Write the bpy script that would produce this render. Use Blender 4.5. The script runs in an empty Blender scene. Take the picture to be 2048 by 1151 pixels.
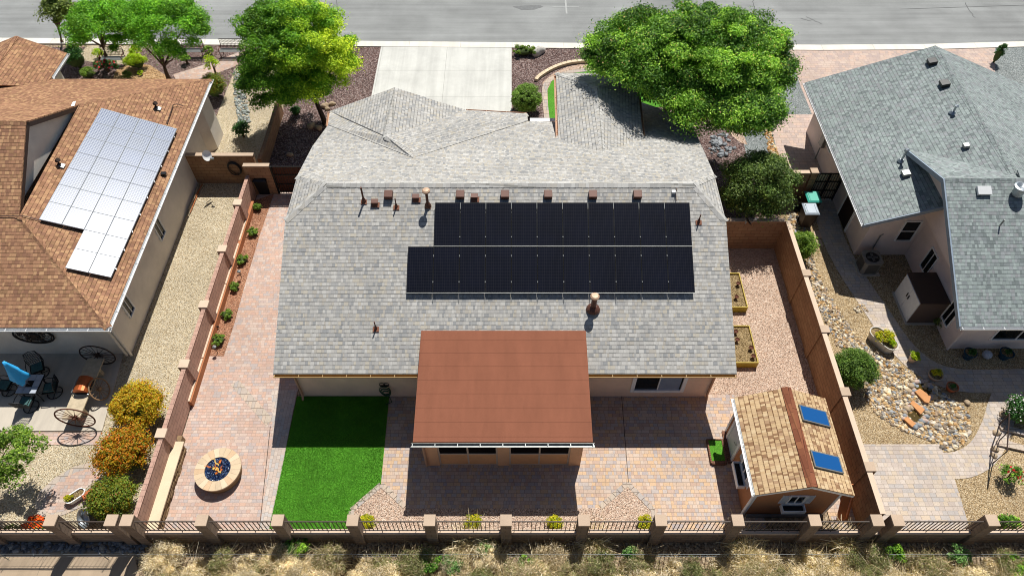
import bpy, math, random
import numpy as np
from mathutils import Vector, Matrix

# ------------------------------------------------------------------ camera, sky, sun, exposure
SC = bpy.context.scene
PITCH = math.radians(52.1)          # below the horizon
CAMH = 24.0
FPX = 1420.0                        # focal length in pixels of the 2048 px wide photograph
cam = bpy.data.cameras.new('camera'); camo = bpy.data.objects.new('camera', cam)
SC.collection.objects.link(camo); SC.camera = camo
camo.location = (0, 0, CAMH); camo.rotation_euler = (math.radians(90) - PITCH, 0, 0)
cam.sensor_width = 36; cam.lens = 36 * FPX / 2048; cam.clip_end = 2000; cam.clip_start = 0.1

SUN = Vector((0.29, 0.93, 0)).normalized()
SUN_EL = math.radians(60.5)
sdir = Vector((SUN.x * math.cos(SUN_EL), SUN.y * math.cos(SUN_EL), math.sin(SUN_EL)))
W = bpy.data.worlds.new('World'); SC.world = W; W.use_nodes = True
wn = W.node_tree; bg = wn.nodes['Background']
sky = wn.nodes.new('ShaderNodeTexSky'); sky.sky_type = 'NISHITA'; sky.sun_disc = False
sky.sun_elevation = SUN_EL; sky.sun_rotation = math.atan2(SUN.x, SUN.y)
wn.links.new(sky.outputs[0], bg.inputs[0]); bg.inputs[1].default_value = 0.053
sl = bpy.data.lights.new('sun', 'SUN'); sl.energy = 5.0; sl.angle = math.radians(0.53); sl.color = (1.0, 0.965, 0.9)
so = bpy.data.objects.new('sun', sl); SC.collection.objects.link(so)
so.rotation_euler = (-sdir).to_track_quat('-Z', 'Y').to_euler(); so.location = (10, 40, 60)
SC.view_settings.view_transform = 'Standard'; SC.view_settings.look = 'None'
SC.view_settings.exposure = 0.2; SC.view_settings.gamma = 1.0
SC.cycles.filter_width = 1.0; SC.cycles.max_bounces = 8; SC.cycles.diffuse_bounces = 3; SC.cycles.transparent_max_bounces = 8

# ------------------------------------------------------------------ where a photo point lies in the world
def ray(px, py):
    u = (px - 1024) / FPX; v = (py - 575.5) / FPX
    return u, math.cos(PITCH) - v * math.sin(PITCH), math.sin(PITCH) + v * math.cos(PITCH)
def G(px, py, z=0.0):
    u, w, D = ray(px, py); t = (CAMH - z) / D
    return Vector((u * t, w * t, z))
def R(px, py, pl):                  # on the plane z = a + b x + c y
    u, w, D = ray(px, py); t = (CAMH - pl[0]) / (D + pl[1] * u + pl[2] * w)
    return Vector((u * t, w * t, CAMH - t * D))
def XP(px, py, x):
    u, w, D = ray(px, py); t = x / u
    return Vector((x, w * t, CAMH - t * D))
def YP(px, py, y):
    u, w, D = ray(px, py); t = y / w
    return Vector((u * t, y, CAMH - t * D))

# ------------------------------------------------------------------ mesh builder
class MB:
    def __init__(s): s.V = []; s.F = []; s.I = []; s.m = 0
    def face(s, pts):
        n = len(s.V); s.V += [tuple(p) for p in pts]; s.F.append(tuple(range(n, n + len(pts)))); s.I.append(s.m); return s
    def add(s, vs, fs):
        n = len(s.V); s.V += [tuple(v) for v in vs]; s.F += [tuple(i + n for i in f) for f in fs]; s.I += [s.m] * len(fs); return s
    def box(s, x0, x1, y0, y1, z0, z1):
        if x1 < x0: x0, x1 = x1, x0
        if y1 < y0: y0, y1 = y1, y0
        v = [(x, y, z) for z in (z0, z1) for x, y in ((x0, y0), (x1, y0), (x1, y1), (x0, y1))]
        return s.add(v, [(3, 2, 1, 0), (4, 5, 6, 7), (0, 1, 5, 4), (1, 2, 6, 5), (2, 3, 7, 6), (3, 0, 4, 7)])
    def obox(s, c, sz, rz=0, rx=0, ry=0):
        M = Matrix.Translation(Vector(c)) @ Matrix.Rotation(rz, 4, 'Z') @ Matrix.Rotation(ry, 4, 'Y') @ Matrix.Rotation(rx, 4, 'X')
        a, b, c2 = [q / 2 for q in sz]
        v = [M @ Vector((x, y, z)) for z in (-c2, c2) for x, y in ((-a, -b), (a, -b), (a, b), (-a, b))]
        return s.add(v, [(3, 2, 1, 0), (4, 5, 6, 7), (0, 1, 5, 4), (1, 2, 6, 5), (2, 3, 7, 6), (3, 0, 4, 7)])
    def prism(s, poly, z0, z1):
        A = sum(poly[i][0] * poly[(i + 1) % len(poly)][1] - poly[(i + 1) % len(poly)][0] * poly[i][1] for i in range(len(poly)))
        if A < 0: poly = poly[::-1]
        n = len(poly); v = [(p[0], p[1], z0) for p in poly] + [(p[0], p[1], z1) for p in poly]
        f = [tuple(range(n - 1, -1, -1)), tuple(range(n, 2 * n))] + [(i, (i + 1) % n, n + (i + 1) % n, n + i) for i in range(n)]
        return s.add(v, f)
    def slab(s, pts, t):            # any polygon, thickened downwards
        pts = [Vector(p) for p in pts]
        nz = sum(pts[i].x * pts[(i + 1) % len(pts)].y - pts[(i + 1) % len(pts)].x * pts[i].y for i in range(len(pts)))
        if nz < 0: pts = pts[::-1]
        n = len(pts); v = [p - Vector((0, 0, t)) for p in pts] + pts
        f = [tuple(range(n - 1, -1, -1)), tuple(range(n, 2 * n))] + [(i, (i + 1) % n, n + (i + 1) % n, n + i) for i in range(n)]
        return s.add(v, f)
    def tube(s, pts, r, n=8, cap=True):
        pts = [Vector(p) for p in pts]
        rr = r if isinstance(r, (list, tuple)) else [r] * len(pts)
        V = []; F = []
        for i, p in enumerate(pts):
            d = (pts[min(i + 1, len(pts) - 1)] - pts[max(i - 1, 0)]).normalized()
            a = d.cross(Vector((0, 0, 1)) if abs(d.z) < .95 else Vector((1, 0, 0))).normalized(); b = d.cross(a)
            for k in range(n):
                t = 2 * math.pi * k / n
                V.append(p + (a * math.cos(t) + b * math.sin(t)) * rr[i])
        for i in range(len(pts) - 1):
            for k in range(n):
                F.append((i * n + k, i * n + (k + 1) % n, (i + 1) * n + (k + 1) % n, (i + 1) * n + k))
        if cap: F.append(tuple(range(n - 1, -1, -1))); F.append(tuple(range(len(V) - n, len(V))))
        return s.add(V, F)
    def lathe(s, c, prof, n=24, sx=1, sy=1):    # prof: (radius, z)
        V = []; F = []
        for r, z in prof:
            for k in range(n):
                t = 2 * math.pi * k / n; V.append((c[0] + r * math.cos(t) * sx, c[1] + r * math.sin(t) * sy, c[2] + z))
        for i in range(len(prof) - 1):
            for k in range(n):
                F.append((i * n + k, i * n + (k + 1) % n, (i + 1) * n + (k + 1) % n, (i + 1) * n + k))
        F.append(tuple(range(n - 1, -1, -1))); F.append(tuple(range(len(V) - n, len(V))))
        return s.add(V, F)
    def ring(s, c, R0, r, axis='Z', n=28, m=8, sx=1.0):   # torus
        V = []; F = []
        for i in range(n):
            t = 2 * math.pi * i / n
            for k in range(m):
                q = 2 * math.pi * k / m; a = (R0 + r * math.cos(q)) * math.cos(t) * sx; b = (R0 + r * math.cos(q)) * math.sin(t); h = r * math.sin(q)
                p = {'Z': (a, b, h), 'Y': (a, h, b), 'X': (h, a, b)}[axis]
                V.append((c[0] + p[0], c[1] + p[1], c[2] + p[2]))
        for i in range(n):
            for k in range(m):
                F.append((i * m + k, ((i + 1) % n) * m + k, ((i + 1) % n) * m + (k + 1) % m, i * m + (k + 1) % m))
        return s.add(V, F)
    def blob(s, c, r, rnd, jit=.18, n=10, m=6, rz=0, flat=0):   # lumpy stone
        V = [(0, 0, -1)]; F = []
        ph = [rnd.uniform(0, 6.28) for _ in range(6)]
        def rad(a, b): return 1 + jit * (math.sin(2 * a + ph[0]) * math.cos(b + ph[1]) + .6 * math.sin(3 * a + ph[2] + 2 * b) + .35 * math.sin(5 * a + ph[3]) * math.cos(3 * b + ph[4]))
        for j in range(1, m):
            b = -math.pi / 2 + math.pi * j / m
            for k in range(n):
                a = 2 * math.pi * k / n; q = rad(a, b); V.append((math.cos(b) * math.cos(a) * q, math.cos(b) * math.sin(a) * q, math.sin(b) * q))
        V.append((0, 0, 1)); L = len(V) - 1
        for k in range(n): F.append((0, 1 + (k + 1) % n, 1 + k)); F.append((L, L - n + k, L - n + (k + 1) % n))
        for j in range(m - 2):
            for k in range(n): F.append((1 + j * n + k, 1 + j * n + (k + 1) % n, 1 + (j + 1) * n + (k + 1) % n, 1 + (j + 1) * n + k))
        cz, sz = math.cos(rz), math.sin(rz)
        V = [(c[0] + (x * r[0]) * cz - (y * r[1]) * sz, c[1] + (x * r[0]) * sz + (y * r[1]) * cz, c[2] + max(z, -flat if flat else z) * r[2]) for x, y, z in V]
        return s.add(V, F)

def auto_uv(me):
    n = len(me.loops)
    if not n: return
    co = np.empty(len(me.vertices) * 3); me.vertices.foreach_get('co', co); co = co.reshape(-1, 3)
    nf = len(me.polygons); nr = np.empty(nf * 3); me.polygons.foreach_get('normal', nr); nr = nr.reshape(-1, 3)
    lt = np.empty(nf, dtype=np.int32); me.polygons.foreach_get('loop_total', lt)
    vi = np.empty(n, dtype=np.int32); me.loops.foreach_get('vertex_index', vi)
    N = np.repeat(nr, lt, axis=0)
    U = np.stack([-N[:, 1], N[:, 0], np.zeros(n)], 1); L = np.linalg.norm(U, axis=1)
    flat = (L < .05); U[flat] = (1, 0, 0); L[flat] = 1; U /= L[:, None]
    Vv = np.cross(N, U); Vv[flat] = (0, 1, 0)
    P = co[vi]
    uv = np.stack([(P * U).sum(1), (P * Vv).sum(1)], 1)
    l = me.uv_layers.new(name='UVMap'); l.data.foreach_set('uv', uv.ravel())

WL = {}
def origin_of(o):
    while o.parent: o = o.parent
    return WL.get(o.name, Vector((0, 0, 0)))
def tag(o, label=None, cat=None, group=None, kind=None):
    if label: o['label'] = label
    if cat: o['category'] = cat
    if group: o['group'] = group
    if kind: o['kind'] = kind
    return o
def thing(name, label, cat, loc=(0, 0, 0), group=None, kind=None):
    o = bpy.data.objects.new(name, None); SC.collection.objects.link(o)
    o.empty_display_size = .3; o.location = loc; WL[o.name] = Vector(loc)
    return tag(o, label, cat, group, kind)
def obj(name, mb, mat, parent=None, label=None, cat=None, group=None, kind=None, smooth=False, bevel=0):
    me = bpy.data.meshes.new(name)
    me.from_pydata(mb.V, [], mb.F); me.update()
    mats = mat if isinstance(mat, (list, tuple)) else [mat]
    for m in mats: me.materials.append(m)
    if len(mats) > 1: me.polygons.foreach_set('material_index', mb.I)
    auto_uv(me)
    o = bpy.data.objects.new(name, me); SC.collection.objects.link(o)
    if parent:
        off = origin_of(parent); o.parent = parent
    else:
        c = np.array(mb.V); off = Vector(((c[:, 0].min() + c[:, 0].max()) / 2, (c[:, 1].min() + c[:, 1].max()) / 2, c[:, 2].min()))
        o.location = off; WL[o.name] = off
    if off.length > 0: me.transform(Matrix.Translation(-off))
    if smooth: me.polygons.foreach_set('use_smooth', [True] * len(me.polygons))
    if bevel:
        b = o.modifiers.new('bevel', 'BEVEL'); b.width = bevel; b.segments = 2; b.limit_method = 'ANGLE'
    return tag(o, label, cat, group, kind)
def copy_tree(o, parent=None):
    c = o.copy(); SC.collection.objects.link(c)
    if parent: c.parent = parent
    for ch in list(o.children): copy_tree(ch, c)
    return c
def put(o, loc, rz=0, label=None, sc=None):
    o.location = loc; o.rotation_euler = (0, 0, rz)
    if sc: o.scale = (sc, sc, sc) if not isinstance(sc, tuple) else sc
    if label: o['label'] = label
    return o

# ------------------------------------------------------------------ materials
def hx(h, k=1.0):
    c = [int(h[i:i + 2], 16) / 255 for i in (0, 2, 4)]
    return tuple((x / 12.92 if x <= .04045 else ((x + .055) / 1.055) ** 2.4) * k for x in c) + (1,)
class T:
    def __init__(s, name):
        s.m = bpy.data.materials.new(name); s.m.use_nodes = True; s.t = s.m.node_tree; s.b = s.t.nodes['Principled BSDF']
        s.c = None
    def n(s, typ, ins=None, **kw):
        x = s.t.nodes.new('ShaderNode' + typ)
        for k, v in kw.items(): setattr(x, k, v)
        for k, v in (ins or {}).items(): s.set(x.inputs[k], v)
        return x
    def set(s, sock, v):
        if isinstance(v, bpy.types.Node): v = v.outputs[0]
        if isinstance(v, bpy.types.NodeSocket): s.t.links.new(v, sock)
        else: sock.default_value = v
    def uv(s):
        if not s.c: s.c = s.n('TexCoord')
        return s.c.outputs['UV']
    def ob(s):
        if not s.c: s.c = s.n('TexCoord')
        return s.c.outputs['Object']
    def mt(s, op, a, b=0.0, c=0.0):
        x = s.n('Math', operation=op); s.set(x.inputs[0], a); s.set(x.inputs[1], b); s.set(x.inputs[2], c); return x.outputs[0]
    def noise(s, vec, scale, detail=3, rough=.55, dist=0):
        return s.n('TexNoise', {'Vector': vec, 'Scale': scale, 'Detail': detail, 'Roughness': rough, 'Distortion': dist}).outputs[0]
    def ramp(s, fac, els, interp='LINEAR'):
        x = s.n('ValToRGB', {0: fac}); r = x.color_ramp; r.interpolation = interp
        while len(r.elements) < len(els): r.elements.new(.5)
        for e, (p, c) in zip(r.elements, els): e.position = p; e.color = c if not isinstance(c, (int, float)) else (c, c, c, 1)
        return x.outputs[0]
    def mix(s, f, a, b, bl='MIX'):
        x = s.n('MixRGB', {0: f, 1: a, 2: b}, blend_type=bl); return x.outputs[0]
    def bump(s, h, st=.5, d=.02):
        return s.n('Bump', {'Height': h, 'Strength': st, 'Distance': d}).outputs[0]
    def out(s, col, rough=.8, normal=None, metal=0, spec=.3, **kw):
        s.set(s.b.inputs['Base Color'], col); s.set(s.b.inputs['Roughness'], rough); s.set(s.b.inputs['Metallic'], metal)
        s.b.inputs['Specular IOR Level'].default_value = spec
        if normal is not None: s.set(s.b.inputs['Normal'], normal)
        for k, v in kw.items(): s.set(s.b.inputs[k], v)
        return s.m
def even(cols): return [(i / len(cols), hx(c) if isinstance(c, str) else c) for i, c in enumerate(cols)]

def cells(t, h, w, jrow=.5, gap_h=.1, gap_w=.04, rot=0, seed=0.0):
    """running rows of tabs or pavers: random id per cell, and a joint mask"""
    uv = t.uv()
    if rot: uv = t.n('Mapping', {'Vector': uv, 'Rotation': (0, 0, rot)}).outputs[0]
    sp = t.n('SeparateXYZ', {0: uv})
    vv = t.mt('DIVIDE', sp.outputs[1], h); row = t.mt('FLOOR', vv); fv = t.mt('FRACT', vv)
    wr = t.n('TexWhiteNoise', {'W': t.mt('ADD', row, 37.3 + seed)}, noise_dimensions='1D')
    ws = t.mt('MULTIPLY', t.mt('ADD', t.mt('MULTIPLY', wr.outputs[0], jrow), 1 - jrow / 2), w)
    uu = t.mt('ADD', t.mt('DIVIDE', sp.outputs[0], ws), t.mt('MULTIPLY', wr.outputs[0], 17.31))
    # tabs alternate wide and narrow
    wob = t.mt('MULTIPLY', t.mt('SINE', t.mt('MULTIPLY', uu, 2.1)), .22)
    uu = t.mt('ADD', uu, wob)
    col = t.mt('FLOOR', uu); fu = t.mt('FRACT', uu)
    cv = t.n('CombineXYZ', {0: col, 1: row, 2: seed})
    wn_ = t.n('TexWhiteNoise', {'Vector': cv}, noise_dimensions='3D')
    jm = t.mt('MAXIMUM', t.mt('LESS_THAN', fv, gap_h), t.mt('LESS_THAN', fu, gap_w))
    return wn_.outputs[0], wn_.outputs[1], jm, fv, fu

def shingle(name, cols, line, h=.142, w=.12, bs=.5, lo=.5):
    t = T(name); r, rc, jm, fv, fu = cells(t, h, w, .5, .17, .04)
    c = t.ramp(r, even(cols), 'CONSTANT')
    uv = t.uv(); gr = t.noise(uv, 60, 2, .7); big = t.noise(uv, .35, 4, .6)
    st = t.noise(t.n('Mapping', {'Vector': uv, 'Scale': (1.2, .18, 1)}).outputs[0], 1.6, 4, .65)
    c = t.mix(1.0, c, t.ramp(gr, [(.25, .82), (.75, 1.14)]), 'MULTIPLY')
    c = t.mix(1.0, c, t.ramp(big, [(.3, .9), (.7, 1.08)]), 'MULTIPLY')
    c = t.mix(1.0, c, t.ramp(st, [(.3, .93), (.7, 1.05)]), 'MULTIPLY')
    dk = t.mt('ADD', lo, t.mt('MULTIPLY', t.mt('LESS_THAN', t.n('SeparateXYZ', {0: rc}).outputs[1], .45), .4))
    c = t.mix(t.mt('MULTIPLY', jm, dk), c, hx(line))  # course lines: shingle-butt shadow and gap dirt, painted into the colour
    thick = t.mt('ADD', t.mt('SUBTRACT', 1.0, fv), t.mt('MULTIPLY', t.mt('GREATER_THAN', r, .5), .5))
    return t.out(c, .92, t.bump(t.mt('ADD', thick, t.mt('MULTIPLY', gr, .4)), bs, .012), spec=.15)

def paver(name, cols, line, h=.15, w=.2, rot=0, jr=.7, mul=1.0):
    t = T(name); r, rc, jm, fv, fu = cells(t, h, w, jr, .075, .055, rot, 3.0)
    c = t.ramp(r, even(cols), 'CONSTANT')
    g = t.noise(t.uv(), 28, 3, .6); big = t.noise(t.uv(), .5, 4, .6)
    c = t.mix(1.0, c, t.ramp(g, [(.25, .85), (.75, 1.13)]), 'MULTIPLY')
    c = t.mix(1.0, c, t.ramp(big, [(.3, .86), (.7, 1.1)]), 'MULTIPLY')
    c = t.mix(t.mt('MULTIPLY', jm, .8), c, hx(line))
    return t.out(c, .85, t.bump(t.mt('SUBTRACT', t.mt('MULTIPLY', g, .3), jm), .5, .008), spec=.25)

def gravel(name, cols, scale=26, big=.5, bs=.9, dark=.35):
    t = T(name); uv = t.uv()
    vo = t.n('TexVoronoi', {'Vector': uv, 'Scale': scale, 'Randomness': 1.0}, voronoi_dimensions='2D')
    sp = t.n('SeparateXYZ', {0: vo.outputs['Color']})
    c = t.ramp(sp.outputs[0], even(cols), 'LINEAR')
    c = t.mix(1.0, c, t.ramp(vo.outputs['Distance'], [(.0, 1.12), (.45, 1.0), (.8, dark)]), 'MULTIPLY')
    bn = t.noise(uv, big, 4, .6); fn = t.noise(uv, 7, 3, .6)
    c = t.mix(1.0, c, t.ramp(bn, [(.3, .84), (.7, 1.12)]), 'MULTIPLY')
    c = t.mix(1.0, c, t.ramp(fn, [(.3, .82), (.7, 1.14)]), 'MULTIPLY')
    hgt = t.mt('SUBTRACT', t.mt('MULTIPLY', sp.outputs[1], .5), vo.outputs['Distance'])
    return t.out(c, .9, t.bump(hgt, bs, .03), spec=.2)

def stucco(name, col, var=.1, bs=.35, rough=.92):
    t = T(name); ob = t.uv()
    a = t.noise(ob, 1.1, 4, .6); b = t.noise(ob, 45, 2, .6)
    c = t.mix(1.0, hx(col), t.ramp(a, [(.3, 1 - var), (.7, 1 + var)]), 'MULTIPLY')
    c = t.mix(1.0, c, t.ramp(b, [(.3, .9), (.7, 1.1)]), 'MULTIPLY')
    return t.out(c, rough, t.bump(b, bs, .01), spec=.2)

def block(name, col, col2, line, h=.2, w=.4, jo=.045):
    t = T(name)
    br = t.n('TexBrick', {'Vector': t.uv(), 'Color1': hx(col), 'Color2': hx(col2), 'Mortar': hx(line), 'Scale': 1.0, 'Mortar Size': .012, 'Mortar Smooth': .1, 'Bias': 0.0, 'Brick Width': w, 'Row Height': h})
    a = t.noise(t.uv(), 1.3, 4, .6); b = t.noise(t.uv(), 50, 2, .7)
    c = t.mix(1.0, br.outputs[0], t.ramp(a, [(.3, .86), (.7, 1.12)]), 'MULTIPLY')
    c = t.mix(1.0, c, t.ramp(b, [(.3, .88), (.7, 1.1)]), 'MULTIPLY')
    return t.out(c, .93, t.bump(t.mt('SUBTRACT', t.mt('MULTIPLY', b, .4), br.outputs[1]), .5, .01), spec=.2)

def plain(name, col, rough=.6, metal=0, var=.08, spec=.4, sc=6, bs=.1, **kw):
    t = T(name); a = t.noise(t.ob(), sc, 4, .6)
    c = t.mix(1.0, hx(col), t.ramp(a, [(.25, 1 - var), (.75, 1 + var)]), 'MULTIPLY')
    return t.out(c, rough, t.bump(t.noise(t.ob(), sc * 8, 2), bs, .004) if bs else None, metal, spec, **kw)

def leafmat(name, cols, trans=.35, rough=.55, spec=.3, cols2=None, vr=(.8, 1.5)):
    t = T(name); sp = t.n('SeparateXYZ', {0: t.uv()})
    c = t.ramp(sp.outputs[0], [(i / max(1, len(cols) - 1), hx(x)) for i, x in enumerate(cols)])
    if cols2: c = t.mix(t.ramp(sp.outputs[1], [(.4, 0), (.9, 1)]), c, t.ramp(sp.outputs[0], [(i / max(1, len(cols2) - 1), hx(x)) for i, x in enumerate(cols2)]))
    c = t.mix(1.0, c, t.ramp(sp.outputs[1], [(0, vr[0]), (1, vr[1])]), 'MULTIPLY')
    t.out(c, rough, None, 0, spec)
    tr = t.n('BsdfTranslucent', {0: t.mix(1.0, c, (1.0, 1.05, .45, 1), 'MULTIPLY')})
    mx = t.n('MixShader', {0: trans, 1: t.b.outputs[0], 2: tr.outputs[0]})
    o = t.t.nodes['Material Output']; t.t.links.new(mx.outputs[0], o.inputs[0])
    return t.m

M = {}
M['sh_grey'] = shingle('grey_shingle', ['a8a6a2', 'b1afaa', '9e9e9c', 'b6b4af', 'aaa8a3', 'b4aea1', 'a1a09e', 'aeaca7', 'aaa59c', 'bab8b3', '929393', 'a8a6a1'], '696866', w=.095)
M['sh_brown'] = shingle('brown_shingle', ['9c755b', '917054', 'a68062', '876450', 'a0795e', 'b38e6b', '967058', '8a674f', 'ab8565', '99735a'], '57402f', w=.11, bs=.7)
M['sh_green'] = shingle('green_grey_shingle', ['8c9694', '868f8e', '929c9a', '737b7b', '8f9997', '98a2a0', '878f90', '7e8586', '919698', '8a8d8f'], '59605f', w=.1, bs=.7, lo=.45)  # the darker tones paint shadow at the tab cutouts, cell by cell
M['sh_tan'] = shingle('tan_shingle', ['bfa480', 'b69974', 'c4a983', 'a88a6c', 'c0a57f', 'c8b08c', '8e6e52', 'bda07a', 'c2a681'], '6e523a', h=.165, w=.085, bs=.9, lo=.6)  # the darkest tone puts shadow patches between tabs into the colour
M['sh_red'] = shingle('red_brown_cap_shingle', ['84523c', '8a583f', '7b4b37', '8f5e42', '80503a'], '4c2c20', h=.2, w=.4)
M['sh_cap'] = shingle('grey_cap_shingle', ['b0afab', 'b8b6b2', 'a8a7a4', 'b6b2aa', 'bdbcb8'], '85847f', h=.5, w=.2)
M['roll'] = None
t = T('brown_rolled_roofing'); uv = t.uv(); sp = t.n('SeparateXYZ', {0: uv})
fv = t.mt('FRACT', t.mt('DIVIDE', sp.outputs[1], .49))
b = t.noise(uv, 55, 3, .7); a = t.noise(t.n('Mapping', {'Vector': uv, 'Scale': (1.6, .35, 1)}).outputs[0], 1.2, 5, .7)
c = t.mix(1.0, hx('885743'), t.ramp(b, [(.3, .78), (.7, 1.2)]), 'MULTIPLY'); c = t.mix(1.0, c, t.ramp(a, [(.3, .88), (.7, 1.1)]), 'MULTIPLY')
c = t.mix(t.mt('MULTIPLY', t.mt('LESS_THAN', fv, .04), .18), c, hx('3a211a'))
M['roll'] = t.out(c, .93, t.bump(t.mt('ADD', t.mt('MULTIPLY', b, .3), t.mt('SUBTRACT', 1, fv)), .5, .012), spec=.15)

M['pv_pink'] = paver('pink_pavers', ['b89f91', 'bda294', 'b29f97', 'bfaa9d', 'b89a8b', 'aca09b', 'be9f8d', 'bfada1', 'b39c8f'], '8d7d73', h=.125, w=.155)
M['pv_strip'] = paver('grey_pink_pavers', ['b6a89d', 'baaa9e', 'aca59f', 'c0b2a6', 'b3ada8'], '8d7d73', h=.125, w=.155, rot=math.pi / 2)
M['pv_patio'] = paver('mixed_buff_pavers', ['bda692', 'c3a688', 'aca19b', 'c3ab97', 'b79f8f', 'b3a7a0', 'c5a788', 'baa595', 'bfad9e', 'b49a89', 'a79c99'], '75665c', h=.135, w=.155)
M['pv_right'] = paver('beige_grey_pavers', ['b9aca1', 'bdafa0', 'ada6a1', 'c0b4a9', 'b2a59b', 'bdad9a'], '85796e', h=.16, w=.19)
M['pv_edge'] = paver('border_pavers', ['b0a397', 'b6a898', 'a8a09a', 'bba998'], '6a5d52', h=.3, w=.17, jr=.1)
M['pv_drive'] = paver('pinkish_drive_pavers', ['bba79a', 'b7a399', 'c0ada0', 'b09f97', 'c1a99a'], '8a786e', h=.2, w=.22)
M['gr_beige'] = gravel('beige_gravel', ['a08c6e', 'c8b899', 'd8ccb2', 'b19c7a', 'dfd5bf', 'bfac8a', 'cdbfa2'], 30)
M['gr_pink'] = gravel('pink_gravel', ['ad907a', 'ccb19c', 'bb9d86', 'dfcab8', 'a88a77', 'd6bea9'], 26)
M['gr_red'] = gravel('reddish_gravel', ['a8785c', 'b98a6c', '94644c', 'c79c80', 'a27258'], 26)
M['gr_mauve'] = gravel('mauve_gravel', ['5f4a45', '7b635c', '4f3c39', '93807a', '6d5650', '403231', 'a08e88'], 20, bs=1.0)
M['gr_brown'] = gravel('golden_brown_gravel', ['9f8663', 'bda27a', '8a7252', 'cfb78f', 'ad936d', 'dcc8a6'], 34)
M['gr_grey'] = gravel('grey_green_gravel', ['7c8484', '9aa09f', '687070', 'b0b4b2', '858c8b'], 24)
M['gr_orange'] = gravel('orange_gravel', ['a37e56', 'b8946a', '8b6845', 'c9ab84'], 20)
M['dirt'] = gravel('dry_dirt', ['8a7660', '9d8a72', '7b6853', 'ac9a82'], 14, bs=.6)
t = T('asphalt'); uv = t.uv(); a = t.noise(uv, 38, 3, .75); b = t.noise(uv, .35, 4, .6)
st = t.noise(t.n('Mapping', {'Vector': uv, 'Scale': (.06, 1.6, 1)}).outputs[0], 1.5, 4, .6)
c = t.mix(1.0, hx('8a8c8b'), t.ramp(a, [(.28, .7), (.72, 1.25)]), 'MULTIPLY'); c = t.mix(1.0, c, t.ramp(b, [(.3, .82), (.7, 1.14)]), 'MULTIPLY')
c = t.mix(1.0, c, t.ramp(st, [(.3, .84), (.7, 1.12)]), 'MULTIPLY')
M['asphalt'] = t.out(c, .9, t.bump(a, .5, .01), spec=.25)
def concrete(name, col, gx=None, gy=None, off=(0, 0)):
    t = T(name); uv = t.uv(); sp = t.n('SeparateXYZ', {0: uv}); a = t.noise(uv, .7, 5, .65, .5); b = t.noise(uv, 30, 2, .6); tk = t.noise(t.n('Mapping', {'Vector': uv, 'Scale': (2.2, .12, 1)}).outputs[0], 1.0, 4, .65, .6)
    c = t.mix(1.0, hx(col), t.ramp(a, [(.3, .86), (.7, 1.07)]), 'MULTIPLY'); c = t.mix(1.0, c, t.ramp(tk, [(.35, .9), (.6, 1.03)]), 'MULTIPLY'); c = t.mix(1.0, c, t.ramp(b, [(.3, .95), (.7, 1.05)]), 'MULTIPLY')
    for ax, g, o in ((0, gx, off[0]), (1, gy, off[1])):
        if g:
            f = t.mt('FRACT', t.mt('DIVIDE', t.mt('ADD', sp.outputs[ax], o), g)); c = t.mix(t.mt('MULTIPLY', t.mt('LESS_THAN', f, .022 / g), .45), c, hx('5d5a52'))
    return t.out(c, .85, t.bump(b, .2, .005), spec=.3)
M['conc'] = concrete('driveway_concrete', 'c3c3bd', 3.75, 2.35, (.02 + 3.75 * 3, -31.76 + 23.5))
M['conc_b'] = concrete('beige_concrete', 'b9b0a2')
M['conc_t'] = concrete('tan_concrete', 'a8957e', 2.9, None, (1.0, 0))
M['curb'] = concrete('curb_concrete', 'dad5ca', 3.0)
M['st_main'] = stucco('peach_stucco', 'edd0b8')
M['st_left'] = stucco('cream_stucco', 'ddd5c9')
M['st_right'] = stucco('pinkish_stucco', 'e2d2ca')
M['st_white'] = stucco('white_stucco', 'c6c4bd')
M['st_shed'] = plain('tan_shed_siding', 'b57c54', .8, var=.06)
M['blk_l'] = block('pink_block_wall', 'b39080', 'b99786', '94776a')
M['blk_s'] = block('tan_block_wall', '9b7b5e', '916f55', '7a5f49')
M['blk_f'] = block('fence_block', '8c7a6b', '827062', '706154')
M['cap'] = stucco('sandstone_cap', 'b6a18c')
M['cap_l'] = stucco('light_block_cap', 'ccb6a0')
M['stone'] = stucco('stacked_stone', '8b7458', .3)
M['flag'] = stucco('flagstone', 'd2bfa3', .1)
M['white'] = plain('white_paint', 'efefed', .5, var=.04)
M['gutter'] = plain('white_gutter', 'd3d5d6', .4, var=.05)
M['fascia'] = plain('ochre_fascia', 'a78652', .6)
M['fascia_p'] = plain('peach_fascia', 'b58f74', .7)
M['fascia_b'] = plain('blue_grey_fascia', '8a98a6', .6)
M['fascia_d'] = plain('dark_brown_fascia', '3a2c26', .6)
M['black'] = plain('black_metal', '17181a', .45, .3)
M['iron'] = plain('dark_iron', '41362f', .6, .1)
M['rust'] = plain('rusty_metal', '5c3526', .75, .3, var=.3)
M['rustdk'] = plain('dark_rusty_metal', '352722', .75, .3, var=.3)
M['vent'] = plain('brown_vent_metal', '5c3a2e', .55, .1, var=.12)
M['ventl'] = plain('rust_flashing', '7d4f3a', .7, 0, var=.12)
M['ventcap'] = plain('tan_vent_cap', 'b89a80', .5, .1)
M['frame_g'] = plain('grey_module_frame', '8e949c', .55)
M['steel'] = plain('galvanised_steel', 'a3abb0', .35, .8, var=.15)
M['steeld'] = plain('dull_galvanised', '8a8d8c', .5, .6, var=.2)
M['alu'] = plain('aluminium', 'b6b9bb', .35, .8)
M['door_w'] = plain('white_door', 'cfd3d6', .5)
M['glass'] = T('window_glass').out(hx('12181b'), .08, None, 0, .35)
M['screen'] = plain('dark_insect_screen', '120c0b', .8, spec=.1)
M['blind'] = plain('white_blind', '93a0b4', .5)
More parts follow.
